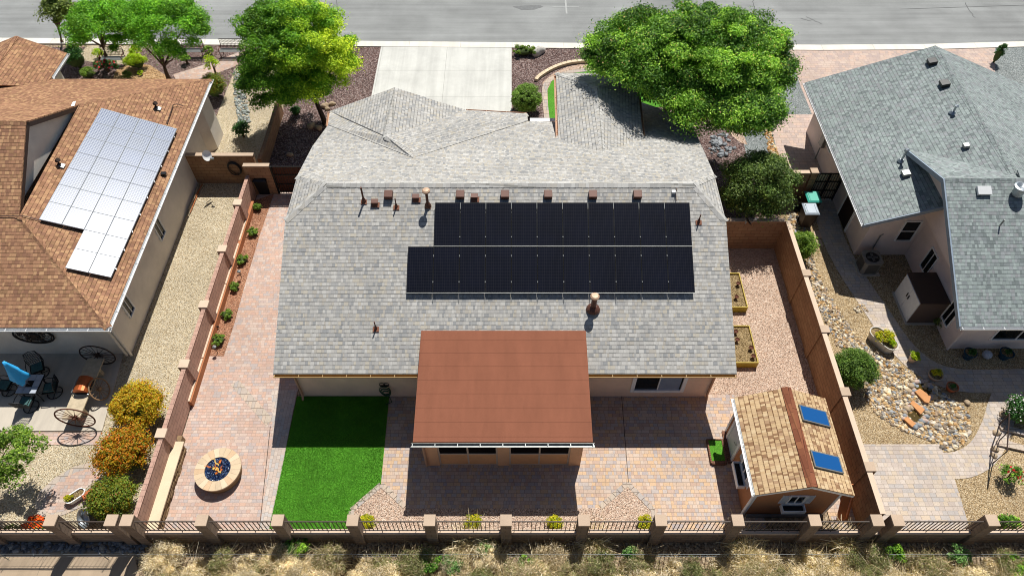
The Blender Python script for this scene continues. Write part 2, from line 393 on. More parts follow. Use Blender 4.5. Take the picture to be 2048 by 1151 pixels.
M['sky_gl'] = T('blue_skylight_glass').out(hx('0f4f8c'), .12, None, 0, .6)
M['terra'] = plain('terracotta', 'b4623c', .7, var=.15)
M['terral'] = plain('pale_terracotta', 'b9a08a', .75, var=.15)
M['blue_pot'] = plain('blue_glaze', '1f4358', .25)
M['soil'] = gravel('planter_soil', ['8a744f', 'a08a62', '6b5738', 'b39d76'], 30)
M['wood'] = plain('weathered_wood', 'b5a68c', .85, var=.2)
M['woodo'] = plain('orange_timber', 'a9673c', .7, var=.15)
M['yellow'] = plain('yellow_planter', 'a8932f', .6, var=.1)
M['cloth_b'] = plain('bright_blue_canvas', '35aef0', .7, var=.12)
M['cushion'] = plain('teal_cushion', '3c5f5e', .85, var=.45, sc=14)
M['tile'] = plain('light_grey_tile', 'aab2bd', .4)
M['copper'] = plain('copper_hood', 'a5552a', .38, .5, var=.15)
M['tealbin'] = plain('teal_plastic_lid', '3fa592', .4)
M['greybin'] = plain('grey_plastic_lid', 'a9b3be', .35)
M['bin'] = plain('black_plastic', '1b1c1f', .4)
M['binb'] = plain('brown_plastic', '3d2f28', .5)
M['rock_w'] = stucco('white_boulder', 'bdb9b2', .2)
M['rock_t'] = stucco('tan_boulder', 'a8957c', .25)
M['ac'] = plain('ac_casing', '8b8780', .5, .2)
M['water'] = T('pond_water').out(hx('4a3d1c'), .05, None, 0, .5)
M['hose'] = plain('green_hose', '1d4a34', .4)
M['bark'] = plain('bark', '5a4636', .9, var=.35, sc=12)
M['barkd'] = plain('dark_bark', '3b2d25', .9, var=.35, sc=12)
M['brick'] = block('brown_brick', '8a6450', '7a5646', '5a4438', .08, .2)
M['red'] = plain('red_petals', 'c3122a', .6)
M['cable'] = plain('dark_cable', '4a3730', .6)
# grass
t = T('turf'); uv = t.uv(); a = t.noise(uv, 24, 4, .75); b = t.noise(uv, 1.6, 5, .7, .6); d = t.noise(t.n('Mapping', {'Vector': uv, 'Scale': (5, 1, 1)}).outputs[0], 9, 3, .7)
c = t.ramp(a, [(.25, hx('305f14')), (.5, hx('4b8b22')), (.75, hx('7bae40'))]); c = t.mix(1.0, c, t.ramp(b, [(.3, .75), (.7, 1.25)]), 'MULTIPLY'); c = t.mix(1.0, c, t.ramp(d, [(.3, .75), (.7, 1.25)]), 'MULTIPLY')
M['turf'] = t.out(c, .8, t.bump(t.mt('ADD', a, d), .9, .03), spec=.2)
M['blade'] = leafmat('grass_blades', ['366f16', '508e24', '76ac3a', '45801d'], .3)
# solar modules
def solar(name, cell, line, cw, ch, lw, rough, spec, mod=None, coat=0):
    t = T(name); sp = t.n('SeparateXYZ', {0: t.uv()})
    fu = t.mt('FRACT', t.mt('DIVIDE', sp.outputs[0], cw)); fv = t.mt('FRACT', t.mt('DIVIDE', sp.outputs[1], ch))
    g = t.mt('MAXIMUM', t.mt('LESS_THAN', fu, lw / cw), t.mt('LESS_THAN', fv, lw / ch))
    bv_ = t.noise(t.uv(), .9, 3, .6); c = t.mix(g, t.mix(1.0, hx(cell), t.ramp(bv_, [(.3, (.75, .8, .9, 1)), (.7, (1.15, 1.25, 1.6, 1))]), 'MULTIPLY'), hx(line))
    return t.out(c, rough, None, 0, spec, **({'Coat Weight': coat, 'Coat Roughness': .22} if coat else {}))
M['pv_black'] = solar('black_solar_cells', '0c0e16', '24242a', .083, .055, .008, .25, .3)
M['pv_grid'] = solar('silver_grid_solar_cells', '3e4d64', '929caa', .085, .085, .018, .29, .48)
# ------------------------------------------------------------------ the ground and everything laid on it
def area(name, pts, z, mat, px=True, label=None, th=0.0):
    p = [G(*q) if px else Vector((q[0], q[1], 0)) for q in pts]
    mb = MB()
    if th: mb.prism([(q.x, q.y) for q in p], z - th, z)
    else:
        A = sum(p[i].x * p[(i + 1) % len(p)].y - p[(i + 1) % len(p)].x * p[i].y for i in range(len(p)))
        if A < 0: p = p[::-1]
        mb.face([(q.x, q.y, z) for q in p])
    return obj(name, mb, mat, kind='structure', label=label)
def rect(name, x0, x1, y0, y1, z, mat, th=0.0): return area(name, [(x0, y0), (x1, y0), (x1, y1), (x0, y1)], z, mat, False, th=th)
def offset_line(line, w):
    L = []; Rr = []
    for i, p in enumerate(line):
        d = (line[min(i + 1, len(line) - 1)] - line[max(i - 1, 0)]); d.z = 0; d.normalize(); n = Vector((-d.y, d.x, 0))
        ww = w[i] if isinstance(w, list) else w
        L.append(p + n * ww / 2); Rr.append(p - n * ww / 2)
    return L, Rr
def smooth_line(pts, k=6):
    out = []
    P = [pts[0]] + list(pts) + [pts[-1]]
    for i in range(1, len(P) - 2):
        for j in range(k):
            t = j / k; a, b, c, d = P[i - 1], P[i], P[i + 1], P[i + 2]
            out.append(.5 * ((2 * b) + (c - a) * t + (2 * a - 5 * b + 4 * c - d) * t * t + (-a + 3 * b - 3 * c + d) * t ** 3))
    out.append(Vector(pts[-1])); return out
def ribbon(name, pts, w, z, mat, kind='structure', edge=None, ez=.004):
    line = smooth_line(pts); L, Rr = offset_line(line, w); mb = MB()
    for i in range(len(line) - 1):
        mb.face([(L[i].x, L[i].y, z), (Rr[i].x, Rr[i].y, z), (Rr[i + 1].x, Rr[i + 1].y, z), (L[i + 1].x, L[i + 1].y, z)])
    return obj(name, mb, mat, kind=kind)

rect('ground', -220, 220, -120, 320, -.03, M['dirt'])
KX = [(-900, 73), (0, 77), (400, 80), (800, 84), (1024, 86), (1300, 88.5), (1640, 91), (1850, 89.5), (2048, 84), (2900, 60)]
kl = [G(x, y) for x, y in KX]; kb = [G(x, y + 10.5) for x, y in KX]
area('road', [(p.x, p.y) for p in kl] + [(200, 62), (-200, 62)], -.02, M['asphalt'], False)
rect('far_ground', -200, 200, 62.5, 90, -.01, M['gr_beige'])
area('kerb', [(p.x, p.y) for p in kb] + [(p.x, p.y) for p in reversed(kl)], .045, M['curb'], False, th=.12)
rect('far_kerb', -200, 200, 62, 62.5, .06, M['curb'], th=.12)
# marks that lie on the road: pale cross, oil stain, crack lines
mk = MB(); a = G(1131, 0); b = G(1131, 27)
mk.box(a.x - .05, a.x + .05, b.y, 43.5, -.018, -.015); c0 = G(1105, 14); c1 = G(1158, 14); mk.box(c0.x, c1.x, c0.y - .04, c0.y + .04, -.0145, -.012)
obj('road_marking', mk, plain('pale_road_paint', 'a3a5a3', .9), kind='structure')
rs = random.Random(5); mk = MB(); c0 = G(1056, 15)
mk.prism([(c0.x + 0.8 * (1 + .3 * math.sin(3 * a)) * math.cos(a), c0.y + .32 * (1 + .25 * math.sin(2 * a + 1)) * math.sin(a)) for a in [i * .35 for i in range(18)]], -.019, -.014)
obj('oil_stain', mk, plain('oil_stain', '6c6e6e', .8, var=.2), kind='structure')
mk = MB()
for (x0, y0, x1, y1) in ((672, 0, 678, 62), (1506, 0, 1512, 30), (1612, 33, 1645, 48), (1620, 42, 1600, 36), (1930, 5, 1950, 35), (640, 88, 668, 60), (1800, 18, 2048, 10)):
    p = [G(x0 + (x1 - x0) * k / 9 + rs.uniform(-2, 2), y0 + (y1 - y0) * k / 9) for k in range(10)]
    L, Rr = offset_line(p, .045)
    for i in range(9): mk.face([(q.x, q.y, -.013) for q in (L[i], Rr[i], Rr[i + 1], L[i + 1])])
obj('road_cracks', mk, plain('tar_crack', '5d5f5f', .8), kind='structure')

# left neighbour's lot
rect('left_neighbour_gravel', -60, -12.25, 7.9, 36.42, 0, M['gr_beige'])
rect('left_mulch', -60, -15.6, 29.6, 36.42, .003, M['gr_mauve'])
area('left_mulch_bed', [(345, 158), (395, 140), (460, 118), (540, 98), (540, 90), (345, 90)], .006, M['gr_mauve'])
area('left_orange_gravel', [(225, 160), (232, 140), (262, 128), (300, 130), (330, 150), (350, 165)], .008, M['gr_orange'])
area('left_sandy_patch', [(150, 118), (175, 92), (290, 92), (262, 128), (205, 128)], .009, M['gr_beige'])
ribbon('left_front_path', [G(352, 160), G(400, 145), G(450, 128), G(500, 108)], 1.15, .014, M['pv_pink'])
area('left_patio', [(-260, 862), (205, 862), (248, 706), (-260, 706)], .05, M['conc_b'], th=.05)
area('left_patio_step', [(-260, 889), (193, 889), (202, 864), (-260, 864)], .02, M['pv_pink'], th=.02)
area('left_paver_pad', [(70, 1012), (78, 985), (110, 955), (150, 932), (190, 922), (228, 928), (214, 960), (196, 988), (170, 1010), (130, 1028), (95, 1038), (75, 1030)], .02, M['pv_edge'], th=.02)
area('left_paver_pad_middle', [(84, 1014), (92, 990), (118, 962), (152, 944), (190, 934), (212, 940), (200, 965), (182, 990), (158, 1010), (125, 1022), (98, 1026)], .024, M['pv_pink'])

# our lot
rect('front_gravel', -12.2, 12.4, 21.0, 36.42, .004, M['gr_mauve'])
rect('driveway', -7.62, -.02, 24, 36.42, .03, M['conc'], th=.03)
rect('side_paving', -12.14, -8.25, 8.0, 24.9, .012, M['pv_pink'])
area('gravel_strip', [(500, 405), (548, 388), (520, 470), (490, 570), (468, 650), (448, 712), (412, 712)], .02, M['gr_red'])
area('paving_band', [(541, 1060), (519, 1060), (546, 880), (543, 780), (594, 780)], .018, M['pv_strip'])
rect('back_paving', -4.72, 8.62, 8.0, 14.5, .010, M['pv_patio'])
rect('house_pad', -8.0, 7.5, 13.3, 25, .006, M['conc_b'])
rect('side_gravel', 7.62, 11.9, 13.5, 21, .014, M['gr_pink'])
rect('side_gravel_by_shed', 8.55, 11.9, 12.35, 13.52, .016, M['gr_pink'])
rect('behind_shed_gravel', 10.85, 11.9, 8.0, 12.4, .016, M['pv_patio'])
area('fence_gravel', [(704, 1062), (706, 1022), (764, 974), (808, 1016), (1156, 1016), (1208, 1015), (1255, 972), (1303, 1022), (1308, 1062)], .022, M['gr_pink'])
for nm, ps in (('gravel_border', [(702, 1062), (703, 1020), (763, 968), (811, 1013)]), ('gravel_border', [(1201, 1013), (1255, 966), (1307, 1020), (1311, 1062)])):
    line = [G(*q) for q in ps]; mb = MB()
    for i in range(len(line) - 1):
        d = (line[i + 1] - line[i]); n = Vector((-d.y, d.x, 0)).normalized() * .09; k = max(1, int(d.length / .22))
        for j in range(k):
            a = line[i] + d * (j / k) ; b = line[i] + d * ((j + .93) / k)
            mb.prism([(a + n).to_2d(), (a - n).to_2d(), (b - n).to_2d(), (b + n).to_2d()], .0, .034 + .003 * i)
    obj(nm, mb, M['pv_edge'], kind='structure')
# paved seam lines of the patio and the border triangle by the house
mb = MB()
for a, b in (((1243, 790), (1257, 968)),):
    p = [G(*a), G(*b)]; L, Rr = offset_line(p, .022); mb.face([(q.x, q.y, .0145) for q in (L[0], Rr[0], Rr[1], L[1])])
obj('paving_seam', mb, plain('dark_joint', '4c4038', .9), kind='structure')
ln = [G(470, 762), G(541, 852), G(541, 858), G(519, 1060)]
mb = MB(); L, Rr = offset_line([ln[1], ln[3]], .022); mb.face([(q.x, q.y, .0225) for q in (L[0], Rr[0], Rr[1], L[1])])
obj('paving_seam', mb, plain('dark_joint', '4c4038', .9), kind='structure')
ribbon('paver_diagonal', [G(470, 765), G(505, 805), G(540, 845)], .34, .0165, M['pv_edge'])
# turf, with real blades
lawn = [G(593, 793), G(780, 793), G(762, 968), G(703, 1020), G(702, 1058), G(541, 1058)]
lp = [(-8.22, 13.42), (-4.7, 13.42)] + [(p.x, p.y) for p in lawn[2:5]] + [(-8.22, 8.0)]
def inpoly(x, y, poly):
    r = False; j = len(poly) - 1
    for i in range(len(poly)):
        if (poly[i][1] > y) != (poly[j][1] > y) and x < (poly[j][0] - poly[i][0]) * (y - poly[i][1]) / (poly[j][1] - poly[i][1]) + poly[i][0]: r = not r
        j = i
    return r
mb = MB().prism(lp, 0, .03); obj('lawn', mb, M['turf'], kind='structure')

# front garden beside the entry
ring_out = [(1118, 150), (1080, 165), (1074, 158), (1100, 142), (1135, 128), (1165, 122), (1250, 123)]
area('entry_gravel', [(1250, 130), (1165, 128), (1135, 134), (1108, 146), (1085, 165), (1090, 240), (1120, 240), (1250, 180)], .01, M['gr_pink'])
area('entry_lawn', [(1097, 240), (1095, 180), (1105, 160), (1140, 142), (1210, 136), (1330, 150), (1350, 215), (1290, 215), (1120, 240)], .02, M['turf'])
ribbon('entry_path', [G(1094, 240), G(1090, 200), G(1091, 172), G(1108, 156), G(1150, 143), G(1240, 137)], .28, .03, M['pv_edge'])

# right neighbour's lot
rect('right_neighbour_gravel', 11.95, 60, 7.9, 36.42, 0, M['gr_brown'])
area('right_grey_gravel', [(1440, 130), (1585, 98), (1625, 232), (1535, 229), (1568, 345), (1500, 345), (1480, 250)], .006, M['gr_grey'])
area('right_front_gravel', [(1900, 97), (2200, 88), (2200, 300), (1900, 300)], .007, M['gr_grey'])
area('right_driveway', [(1576, 97), (1990, 93), (1990, 240), (1625, 232), (1600, 170)], .012, M['pv_drive'])
area('right_side_paving', [(1535, 229), (1700, 229), (1720, 372), (1600, 372), (1566, 345)], .010, M['pv_drive'])
area('red_mulch_patch', [(1462, 250), (1478, 248), (1495, 290), (1480, 285), (1462, 270)], .012, M['gr_pink'])
path = [G(1650, 372), G(1652, 420), G(1668, 480), G(1702, 545), G(1752, 620), G(1800, 690), G(1850, 735), G(1905, 757), G(1975, 762), G(2130, 758)]
ribbon('garden_path', path, 1.05, .014, M['pv_right'])
br = [G(2020, 775), G(2003, 820), G(1990, 862), G(1965, 905), G(1925, 928), G(1875, 930)]
ribbon('garden_path_branch', br, 1.0, .018, M['pv_right'])
area('right_patio', [(1716, 888), (1878, 888), (1905, 945), (1940, 1060), (1756, 1060)], .022, M['pv_right'])
# ground outside the back fence
area('verge_path', [(-300, 1085), (262, 1085), (300, 1240), (-300, 1240)], -.02, M['conc_t'])

# ------------------------------------------------------------------ roofs and houses
def roof(pts_list, mat, parent, name='roof', t=.05, fascia=None, ft=.13, inset=.03):
    mb = MB()
    for p in pts_list: mb.slab(p, t)
    r = obj(name, mb, mat, parent)
    return r
def board(mb, a, b, h, th, out):     # a fascia board hanging under the edge a-b, proud towards out
    a = Vector(a); b = Vector(b); o = Vector(out).normalized() * th
    v = [a, b, b + o, a + o]; v = [q - Vector((0, 0, h)) for q in v] + v
    mb.add(v, [(3, 2, 1, 0), (4, 5, 6, 7), (0, 1, 5, 4), (1, 2, 6, 5), (2, 3, 7, 6), (3, 0, 4, 7)])
def caps0(mb, a, b, w=.15, drop=.05, step=.22, lift=.022):
    a = Vector(a); b = Vector(b); d = b - a; n = max(1, int(d.length / step)); s = Vector((-d.y, d.x, 0)).normalized()
    for i in range(n):
        p = a + d * (i / n); q = a + d * ((i + 1.12) / n); lp_ = lift * .55; lq = lift
        V = [p - s * w + Vector((0, 0, lp_ - drop)), p + Vector((0, 0, lp_)), p + s * w + Vector((0, 0, lp_ - drop)),
             q - s * w + Vector((0, 0, lq - drop)), q + Vector((0, 0, lq)), q + s * w + Vector((0, 0, lq - drop))]
        V += [v - Vector((0, 0, .02)) for v in V]
        mb.add(V, [(0, 1, 4, 3), (1, 2, 5, 4), (6, 9, 10, 7), (7, 10, 11, 8), (3, 4, 10, 9), (4, 5, 11, 10), (0, 6, 7, 1), (1, 7, 8, 2), (0, 3, 9, 6), (2, 8, 11, 5)])
class Each:
    def __init__(s, name, mat, parent, label=None): s.a = (name, mat, parent, label)
def caps(mb, *a, **k):
    if isinstance(mb, Each):
        m = MB(); caps0(m, *a, **k); return obj(mb.a[0], m, mb.a[1], mb.a[2], mb.a[3])
    caps0(mb, *a, **k)
def gutter(mb, *a, **k):
    if isinstance(mb, Each):
        m = MB(); gutter0(m, *a, **k); return obj(mb.a[0], m, mb.a[1], mb.a[2], mb.a[3])
    gutter0(mb, *a, **k)
def gutter0(mb, a, b, out, w=.12, d=.1):     # an open trough
    a = Vector(a); b = Vector(b); o = Vector(out).normalized(); dn = Vector((0, 0, -1))
    def strip(p0, p1, th):
        V = []
        for e in (a, b): V += [e + p0, e + p1]
        V = [V[0], V[1], V[3], V[2]]; n = (V[1] - V[0]).cross(V[3] - V[0]).normalized() * th
        vv = V + [q + n for q in V]; mb.add(vv, [(3, 2, 1, 0), (4, 5, 6, 7), (0, 1, 5, 4), (1, 2, 6, 5), (2, 3, 7, 6), (3, 0, 4, 7)])
    strip(dn * .0, dn * d, .006); strip(dn * d, dn * d + o * w * .8, .006); strip(dn * d + o * w * .8, o * w, .008); strip(o * w, o * (w + .014), .008)
    L = (b - a).length; k = int(L / .75); u = (b - a).normalized()
    for i in range(k + 1):
        p = a + u * (.05 + i * (L - .1) / max(1, k)); mb.add([p + u * .012 + dn * .008, p - u * .012 + dn * .008, p - u * .012 + o * w + dn * .008, p + u * .012 + o * w + dn * .008, p + u * .012, p - u * .012, p - u * .012 + o * w, p + u * .012 + o * w], [(3, 2, 1, 0), (4, 5, 6, 7), (0, 1, 5, 4), (1, 2, 6, 5), (2, 3, 7, 6), (3, 0, 4, 7)])
def window(parent, face, at, a0, a1, z0, z1, fmat, fw=.06, proud=.05, mull='v', label=None, blind=None, gm=None):
    """face S: wall plane y=at looking -Y; E: x=at looking +X; W: x=at looking -X"""
    if a1 < a0: a0, a1 = a1, a0
    def bx(mb, p0, p1, q0, q1, d0, d1):
        if face == 'S': mb.box(p0, p1, at - d1, at - d0, q0, q1)
        elif face == 'E': mb.box(at + d0, at + d1, p0, p1, q0, q1)
        else: mb.box(at - d1, at - d0, p0, p1, q0, q1)
    f = MB()
    bx(f, a0, a0 + fw, z0, z1, 0, proud); bx(f, a1 - fw, a1, z0, z1, 0, proud); bx(f, a0 + fw, a1 - fw, z1 - fw, z1, 0, proud); bx(f, a0 + fw, a1 - fw, z0, z0 + fw, 0, proud + .02)
    m = .02
    if mull == 'v': bx(f, (a0 + a1) / 2 - m, (a0 + a1) / 2 + m, z0 + fw, z1 - fw, 0, proud - .01)
    if mull == 'h': bx(f, a0 + fw, a1 - fw, (z0 + z1) / 2 - m, (z0 + z1) / 2 + m, 0, proud - .01)
    w = obj('window', f, fmat, parent, label=label)
    g = MB(); bx(g, a0 + fw, a1 - fw, z0 + fw, z1 - fw, .002, .012); obj('pane', g, gm or M['glass'], w)
    if blind:
        b = MB(); k = int((z1 - z0 - 2 * fw) / .07); lo, hi = blind
        for i in range(k): zz = z0 + fw + .02 + i * .07; bx(b, a0 + (a1 - a0) * lo, a0 + (a1 - a0) * hi, zz, zz + .048, .014, .022)
        obj('blind', b, M['blind'], w)
    return w

# ---- our house
hs = thing('house', 'large central house under a multi-tone grey shingle roof with a brown patio roof behind', 'house', (-.3, 19, 0))
BK = (2.65 - .4555 * 12.83, 0, .4555)            # back slope
MF = (5.36 + .30 * 18.78, 0, -.30)               # front slope
XL, XR = -8.32, 7.83
e0 = Vector((XL, 12.83, 2.65)); e1 = Vector((XR, 12.83, 2.65))
def onb(x, y, pl): return Vector((x, y, pl[0] + pl[1] * x + pl[2] * y))
rl = R(652, 367, BK); rr = R(1387, 367, BK); rz = rl.z
lb = onb(XL, 17.94, BK); rb = onb(XR + .02, 17.9, BK)
lf = onb(XL, 20.3, MF); lf.z = lb.z; rf = onb(XR + .02, 20.4, MF); rf.z = rb.z
l2 = R(625, 292, MF); l3 = R(656, 250, MF)
vb = R(826, 316, MF); ve = R(1056, 242, MF); be = R(1115, 244, MF); f1 = R(1279, 203, MF); f2 = R(1376, 236, MF); r2 = R(1396, 275, MF)
back = [e0, e1, rb, rr, rl, lb]
front = [rl, rr, rf, r2, f2, f1, be, ve, vb, l3, l2, lf]
# the front plane is not convex: cut it in three
roofm = MB()
roofm.slab(back, .06); roofm.slab([rl, lb, lf], .06); roofm.slab([rr, rf, rb], .06)
roofm.slab([rl, vb, l3, l2, lf], .06); roofm.slab([rl, rr, be, ve, vb], .06); roofm.slab([rr, rf, r2, f2, f1, be], .06)
Lc = G(660, 222, 3.1); ga = G(789, 175, 4.25); gr_ = G(773, 273, 4.25); A = G(827, 302, R(827, 302, MF).z + .09); fe = G(1054, 227, R(1054, 227, MF).z + .05); fw_ = G(932, 220, 3.05)
up = Vector((0, 0, .025))
roofm.slab([Lc, ga, gr_], .05); roofm.slab([Lc, gr_, A, vb + up, l3 + up], .05)
roofm.slab([ga, gr_, fw_], .05); roofm.slab([gr_, A, fe, fw_], .05); roofm.slab([A, vb + up, ve + up, fe], .05)
# entry roof
en_l0 = G(1112, 146, 4.0); en_l1 = R(1117, 286, MF); en_l1.z = en_l1.z; en_r0 = G(1272, 146, 4.0); en_r1 = R(1287, 283, MF); en_t0 = G(1194, 174, 4.62); en_t1 = R(1205, 320, MF) + Vector((0, 0, .03))
roofm.slab([en_l0, en_t0, en_t1, en_l1 + up], .05); roofm.slab([en_r0, en_t0, en_t1, en_r1 + up], .05); roofm.slab([en_l0, en_r0, en_t0], .05)
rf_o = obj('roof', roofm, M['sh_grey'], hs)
cp = Each('ridge_cap', M['sh_cap'], rf_o)
caps(cp, rl + up * .3, rr + up * .3, .16, .08); caps(cp, lb, rl, .15, .055); caps(cp, lf, rl, .15, .055); caps(cp, rb, rr, .15, .055); caps(cp, rf, rr, .15, .055)
caps(cp, ga, gr_, .15, .07); caps(cp, A, gr_, .15, .07); caps(cp, fe, A, .15, .07); caps(cp, en_t0, en_t1, .15, .07); caps(cp, en_l0, en_t0, .12, .03); caps(cp, en_r0, en_t0, .12, .03)
fm = MB(); dz = Vector((0, 0, -.065))
for a, b, o in ((e0, e1, (0, -1, 0)), (lb, e0, (-1, 0, 0)), (e1, rb, (1, 0, 0)), (l2, lf, (-1, 0, 0)), (rf, r2, (1, 0, 0)), (Lc, ga, (-.1, 1, 0)), (ga, fw_, (.1, 1, 0)), (ve, be, (0, 1, 0)), (fw_, fe, (0, 1, 0)), (en_l0, en_l1, (-1, 0, 0)), (en_r0, en_r1, (1, 0, 0)), (en_l0, en_r0, (0, 1, 0)), (l3, Lc, (-1, .1, 0))):
    board(fm, a + dz, b + dz, .14, .022, (-Vector(o)))
obj('fascia', fm, M['fascia_p'], hs)
gm_ = Each('gutter', M['fascia'], hs, 'ochre gutter along the back eave')
patL, patR = -3.2, 2.6
for a, b in ((e0, Vector((patL, 12.83, 2.65))), (Vector((patR, 12.83, 2.65)), e1)): gutter(gm_, a + Vector((0, -.004, -.03)), b + Vector((0, -.004, -.03)), (0, -1, 0), .1)
gm_ = Each('gutter', M['fascia_p'], hs)
gutter(gm_, en_l0 + Vector((-.004, 0, -.03)), en_l1 + Vector((-.004, 0, 0)), (-1, 0, 0), .09); gutter(gm_, en_r0 + Vector((.004, 0, -.03)), en_r1 + Vector((.004, 0, 0)), (1, 0, 0), .09)
gutter(gm_, fw_ + Vector((0, .004, -.03)), fe + Vector((0, .004, -.03)), (0, 1, 0), .09)
gutter(gm_, l3 + Vector((-.004, 0, -.03)), Lc + Vector((-.004, 0, -.03)), (-1, 0, 0), .09)
# white beam across the entry court
a = G(1060, 238, 2.9); b = G(1114, 238, 2.9)
obj('entry_beam', MB().box(a.x, b.x, a.y - .12, a.y + .12, 2.6, 2.86), M['white'], hs)
# walls: back block with gable ends, garage block, front block
wb = MB(); yb = 13.43
wb.prism([(-8.0, yb), (7.5, yb), (7.5, 25.0), (-8.0, 25.0)], 0, 2.45)
gpts = [(13.43, 2.45), (25.0, 2.45), (25.0, 3.35), (20.3, 4.6), (18.8, 5.05), (17.6, 4.6), (13.43, 2.75)]
for x in (-8.0, 7.4):
    v = [(x, p, q) for p, q in gpts] + [(x + .1, p, q) for p, q in gpts]; n = len(gpts)
    wb.add(v, [tuple(range(n)), tuple(range(2 * n - 1, n - 1, -1))] + [(i, n + i, n + (i + 1) % n, (i + 1) % n) for i in range(n)])
wb.prism([(-7.9, 25.0), (-2.5, 25.0), (-2.5, 26.1), (-7.9, 26.3)], 0, 2.7); wb.prism([(2.3, 25.0), (5.6, 25.0), (5.6, 26.6), (2.3, 26.6)], 0, 3.7)
obj('wall', wb, M['st_main'], hs)
for x, s in ((-7.95, -1), (7.4, 1)):
    dp = MB(); dp.tube([(x + s * .25, yb - .5, 2.5), (x + s * .05, yb - .12, 2.35), (x, yb - .07, 2.2), (x, yb - .07, .25), (x, yb - .2, .08)], .045, 8); obj('downspout', dp, M['fascia_p'], hs)
p0 = YP(1268, 748, yb); p1 = YP(1366, 781, yb)
window(hs, 'S', yb, p0.x, p1.x, p1.z, 2.0, M['white'], .14, .06, label='white framed rear window with half drawn blinds', blind=(.5, .9))
# patio room
pr_top = R(843, 663, BK).y
zt = BK[0] + BK[2] * pr_top + .05
pe = 10.31; pz = 2.55
proof = MB(); PT = [Vector((patL - .05, pe, pz)), Vector((patR + .05, pe, pz)), Vector((patR, pr_top, zt + .02)), Vector((patL, pr_top, zt + .02))]
proof.slab(PT, .05); pro = obj('patio_roof', proof, M['roll'], hs, label='flat brown patio roof sloping over the back porch')
fb = MB(); board(fb, PT[0] + dz, PT[1] + dz, .16, .025, (0, -1, 0)); board(fb, PT[0] + dz, PT[3] + dz, .16, .025, (1, 0, 0)); board(fb, PT[1] + dz, PT[2] + dz, .16, .025, (-1, 0, 0)); obj('fascia', fb, M['fascia_p'], pro)
gb = MB(); gutter(gb, PT[0] + Vector((-.06, -.03, -.02)), PT[1] + Vector((.06, -.03, -.02)), (0, -1, 0), .13); obj('gutter', gb, M['steeld'], pro)
px0, px1, py = -3.0, 2.44, 10.62
wl_ = MB(); wl_.box(px0, px0 + .42, py, py + .3, 0, 2.36); wl_.box(px1 - .42, px1, py, py + .3, 0, 2.36); wl_.box(-.5, -.1, py, py + .3, 0, 2.36)
wl_.box(px0 + .42, px1 - .42, py + .02, py + .28, 2.2, 2.36)
wl_.box(px0, px0 + .25, py + .3, 13.43, 0, .75); wl_.box(px1 - .25, px1, py + .3, 13.43, 0, .75)
wl_.box(px0, px0 + .25, py + .3, 13.43, 2.2, 2.36); wl_.box(px1 - .25, px1, py + .3, 13.43, 2.2, 2.36)
wl_.box(px0, px0 + .25, 11.9, 12.2, .75, 2.2); wl_.box(px1 - .25, px1, 11.9, 12.2, .75, 2.2)
obj('patio_wall', wl_, stucco('orange_stucco', 'dfae86'), hs)
pf = MB()
for a, b in ((px0 + .42, -.5), (-.1, px1 - .42)):
    m = (a + b) / 2
    for x in (a, m - .03, b - .06): pf.box(x, x + .06, py + .03, py + .09, 0, 2.2)
    pf.box(a + .06, b - .06, py + .032, py + .088, .86, .92); pf.box(a + .06, b - .06, py + .032, py + .088, 0, .05)
obj('patio_frame', pf, M['cap_l'], hs)
pp = MB(); ps = MB()
for a, b in ((px0 + .42, -.5), (-.1, px1 - .42)): pp.box(a + .02, b - .02, py + .05, py + .07, .05, .87); ps.box(a + .02, b - .02, py + .05, py + .07, .91, 2.2)
ps.box(px0 + .1, px0 + .13, py + .3, 13.43, .75, 2.2); ps.box(px1 - .13, px1 - .1, py + .3, 13.43, .75, 2.2)
obj('patio_panel', pp, M['st_shedp'] if 'st_shedp' in M else stucco('orange_panel', 'e0a878'), hs); obj('patio_screen', ps, M['screen'], hs)
dp = MB(); dp.tube([(px0 - .03, pe + .02, pz - .1), (px0 - .03, py - .08, 2.2), (px0 - .03, py - .05, .1)], .045, 8); obj('downspout', dp, M['fascia_p'], hs)
# vents on the back slope
def vent_box(px, py_, low=False):
    p = R(px, py_, BK)
    m = MB()
    if not low: m.obox(p + Vector((0, 0, .12)), (.30, .30, .2), 0, math.atan(.4555) * .6)
    else:
        m.obox(p + Vector((0, 0, .13)), (.26, .2, .03), 0, math.atan(.4555) * .3); m.obox(p + Vector((0, -.02, .06)), (.2, .14, .12), 0, 0)
    v = obj('roof_vent', m, M['vent'], hs, bevel=.01)
    if low:
        f = MB(); f.obox(p + Vector((.03, -.08, .012)), (.3, .2, .012), 0, math.atan(.4555)); obj('flashing', f, M['ventl'], v)
for x in (778, 921, 1010, 1096, 1185, 1274): vent_box(x, 394)
for x, y in ((750, 407), (832, 397), (949, 396)): vent_box(x, y, True)
def pipe(px, py_, h, r, cap=None, col=True):
    p = R(px, py_, BK); m = MB(); m.tube([p - Vector((0, 0, .05)), p + Vector((0, 0, h))], r, 12)
    if col: m.lathe(p, [(r * 2.6, 0), (r * 2.1, .1), (r * 1.1, .2)], 14)
    if cap:
        pass
    v = obj('vent_pipe', m, M['vent'], hs)
    f = MB(); f.obox(p + Vector((0, -.03, .012)), (.22, .18, .012), 0, math.atan(.4555)); obj('flashing', f, M['ventl'], v)
    if cap:
        c = MB(); c.lathe(p + Vector((0, 0, h)), [(cap, 0), (cap, .05), (cap * .7, .09), (.01, .1)], 18); obj('vent_cap', c, M['ventcap'], v)
pipe(728, 403, .72, .035); pipe(793, 414, .45, .022); pipe(752, 657, .42, .022); pipe(1397, 444, .4, .022)
pipe(856, 412, .75, .05, .15); pipe(1186, 618, .72, .1, .16)
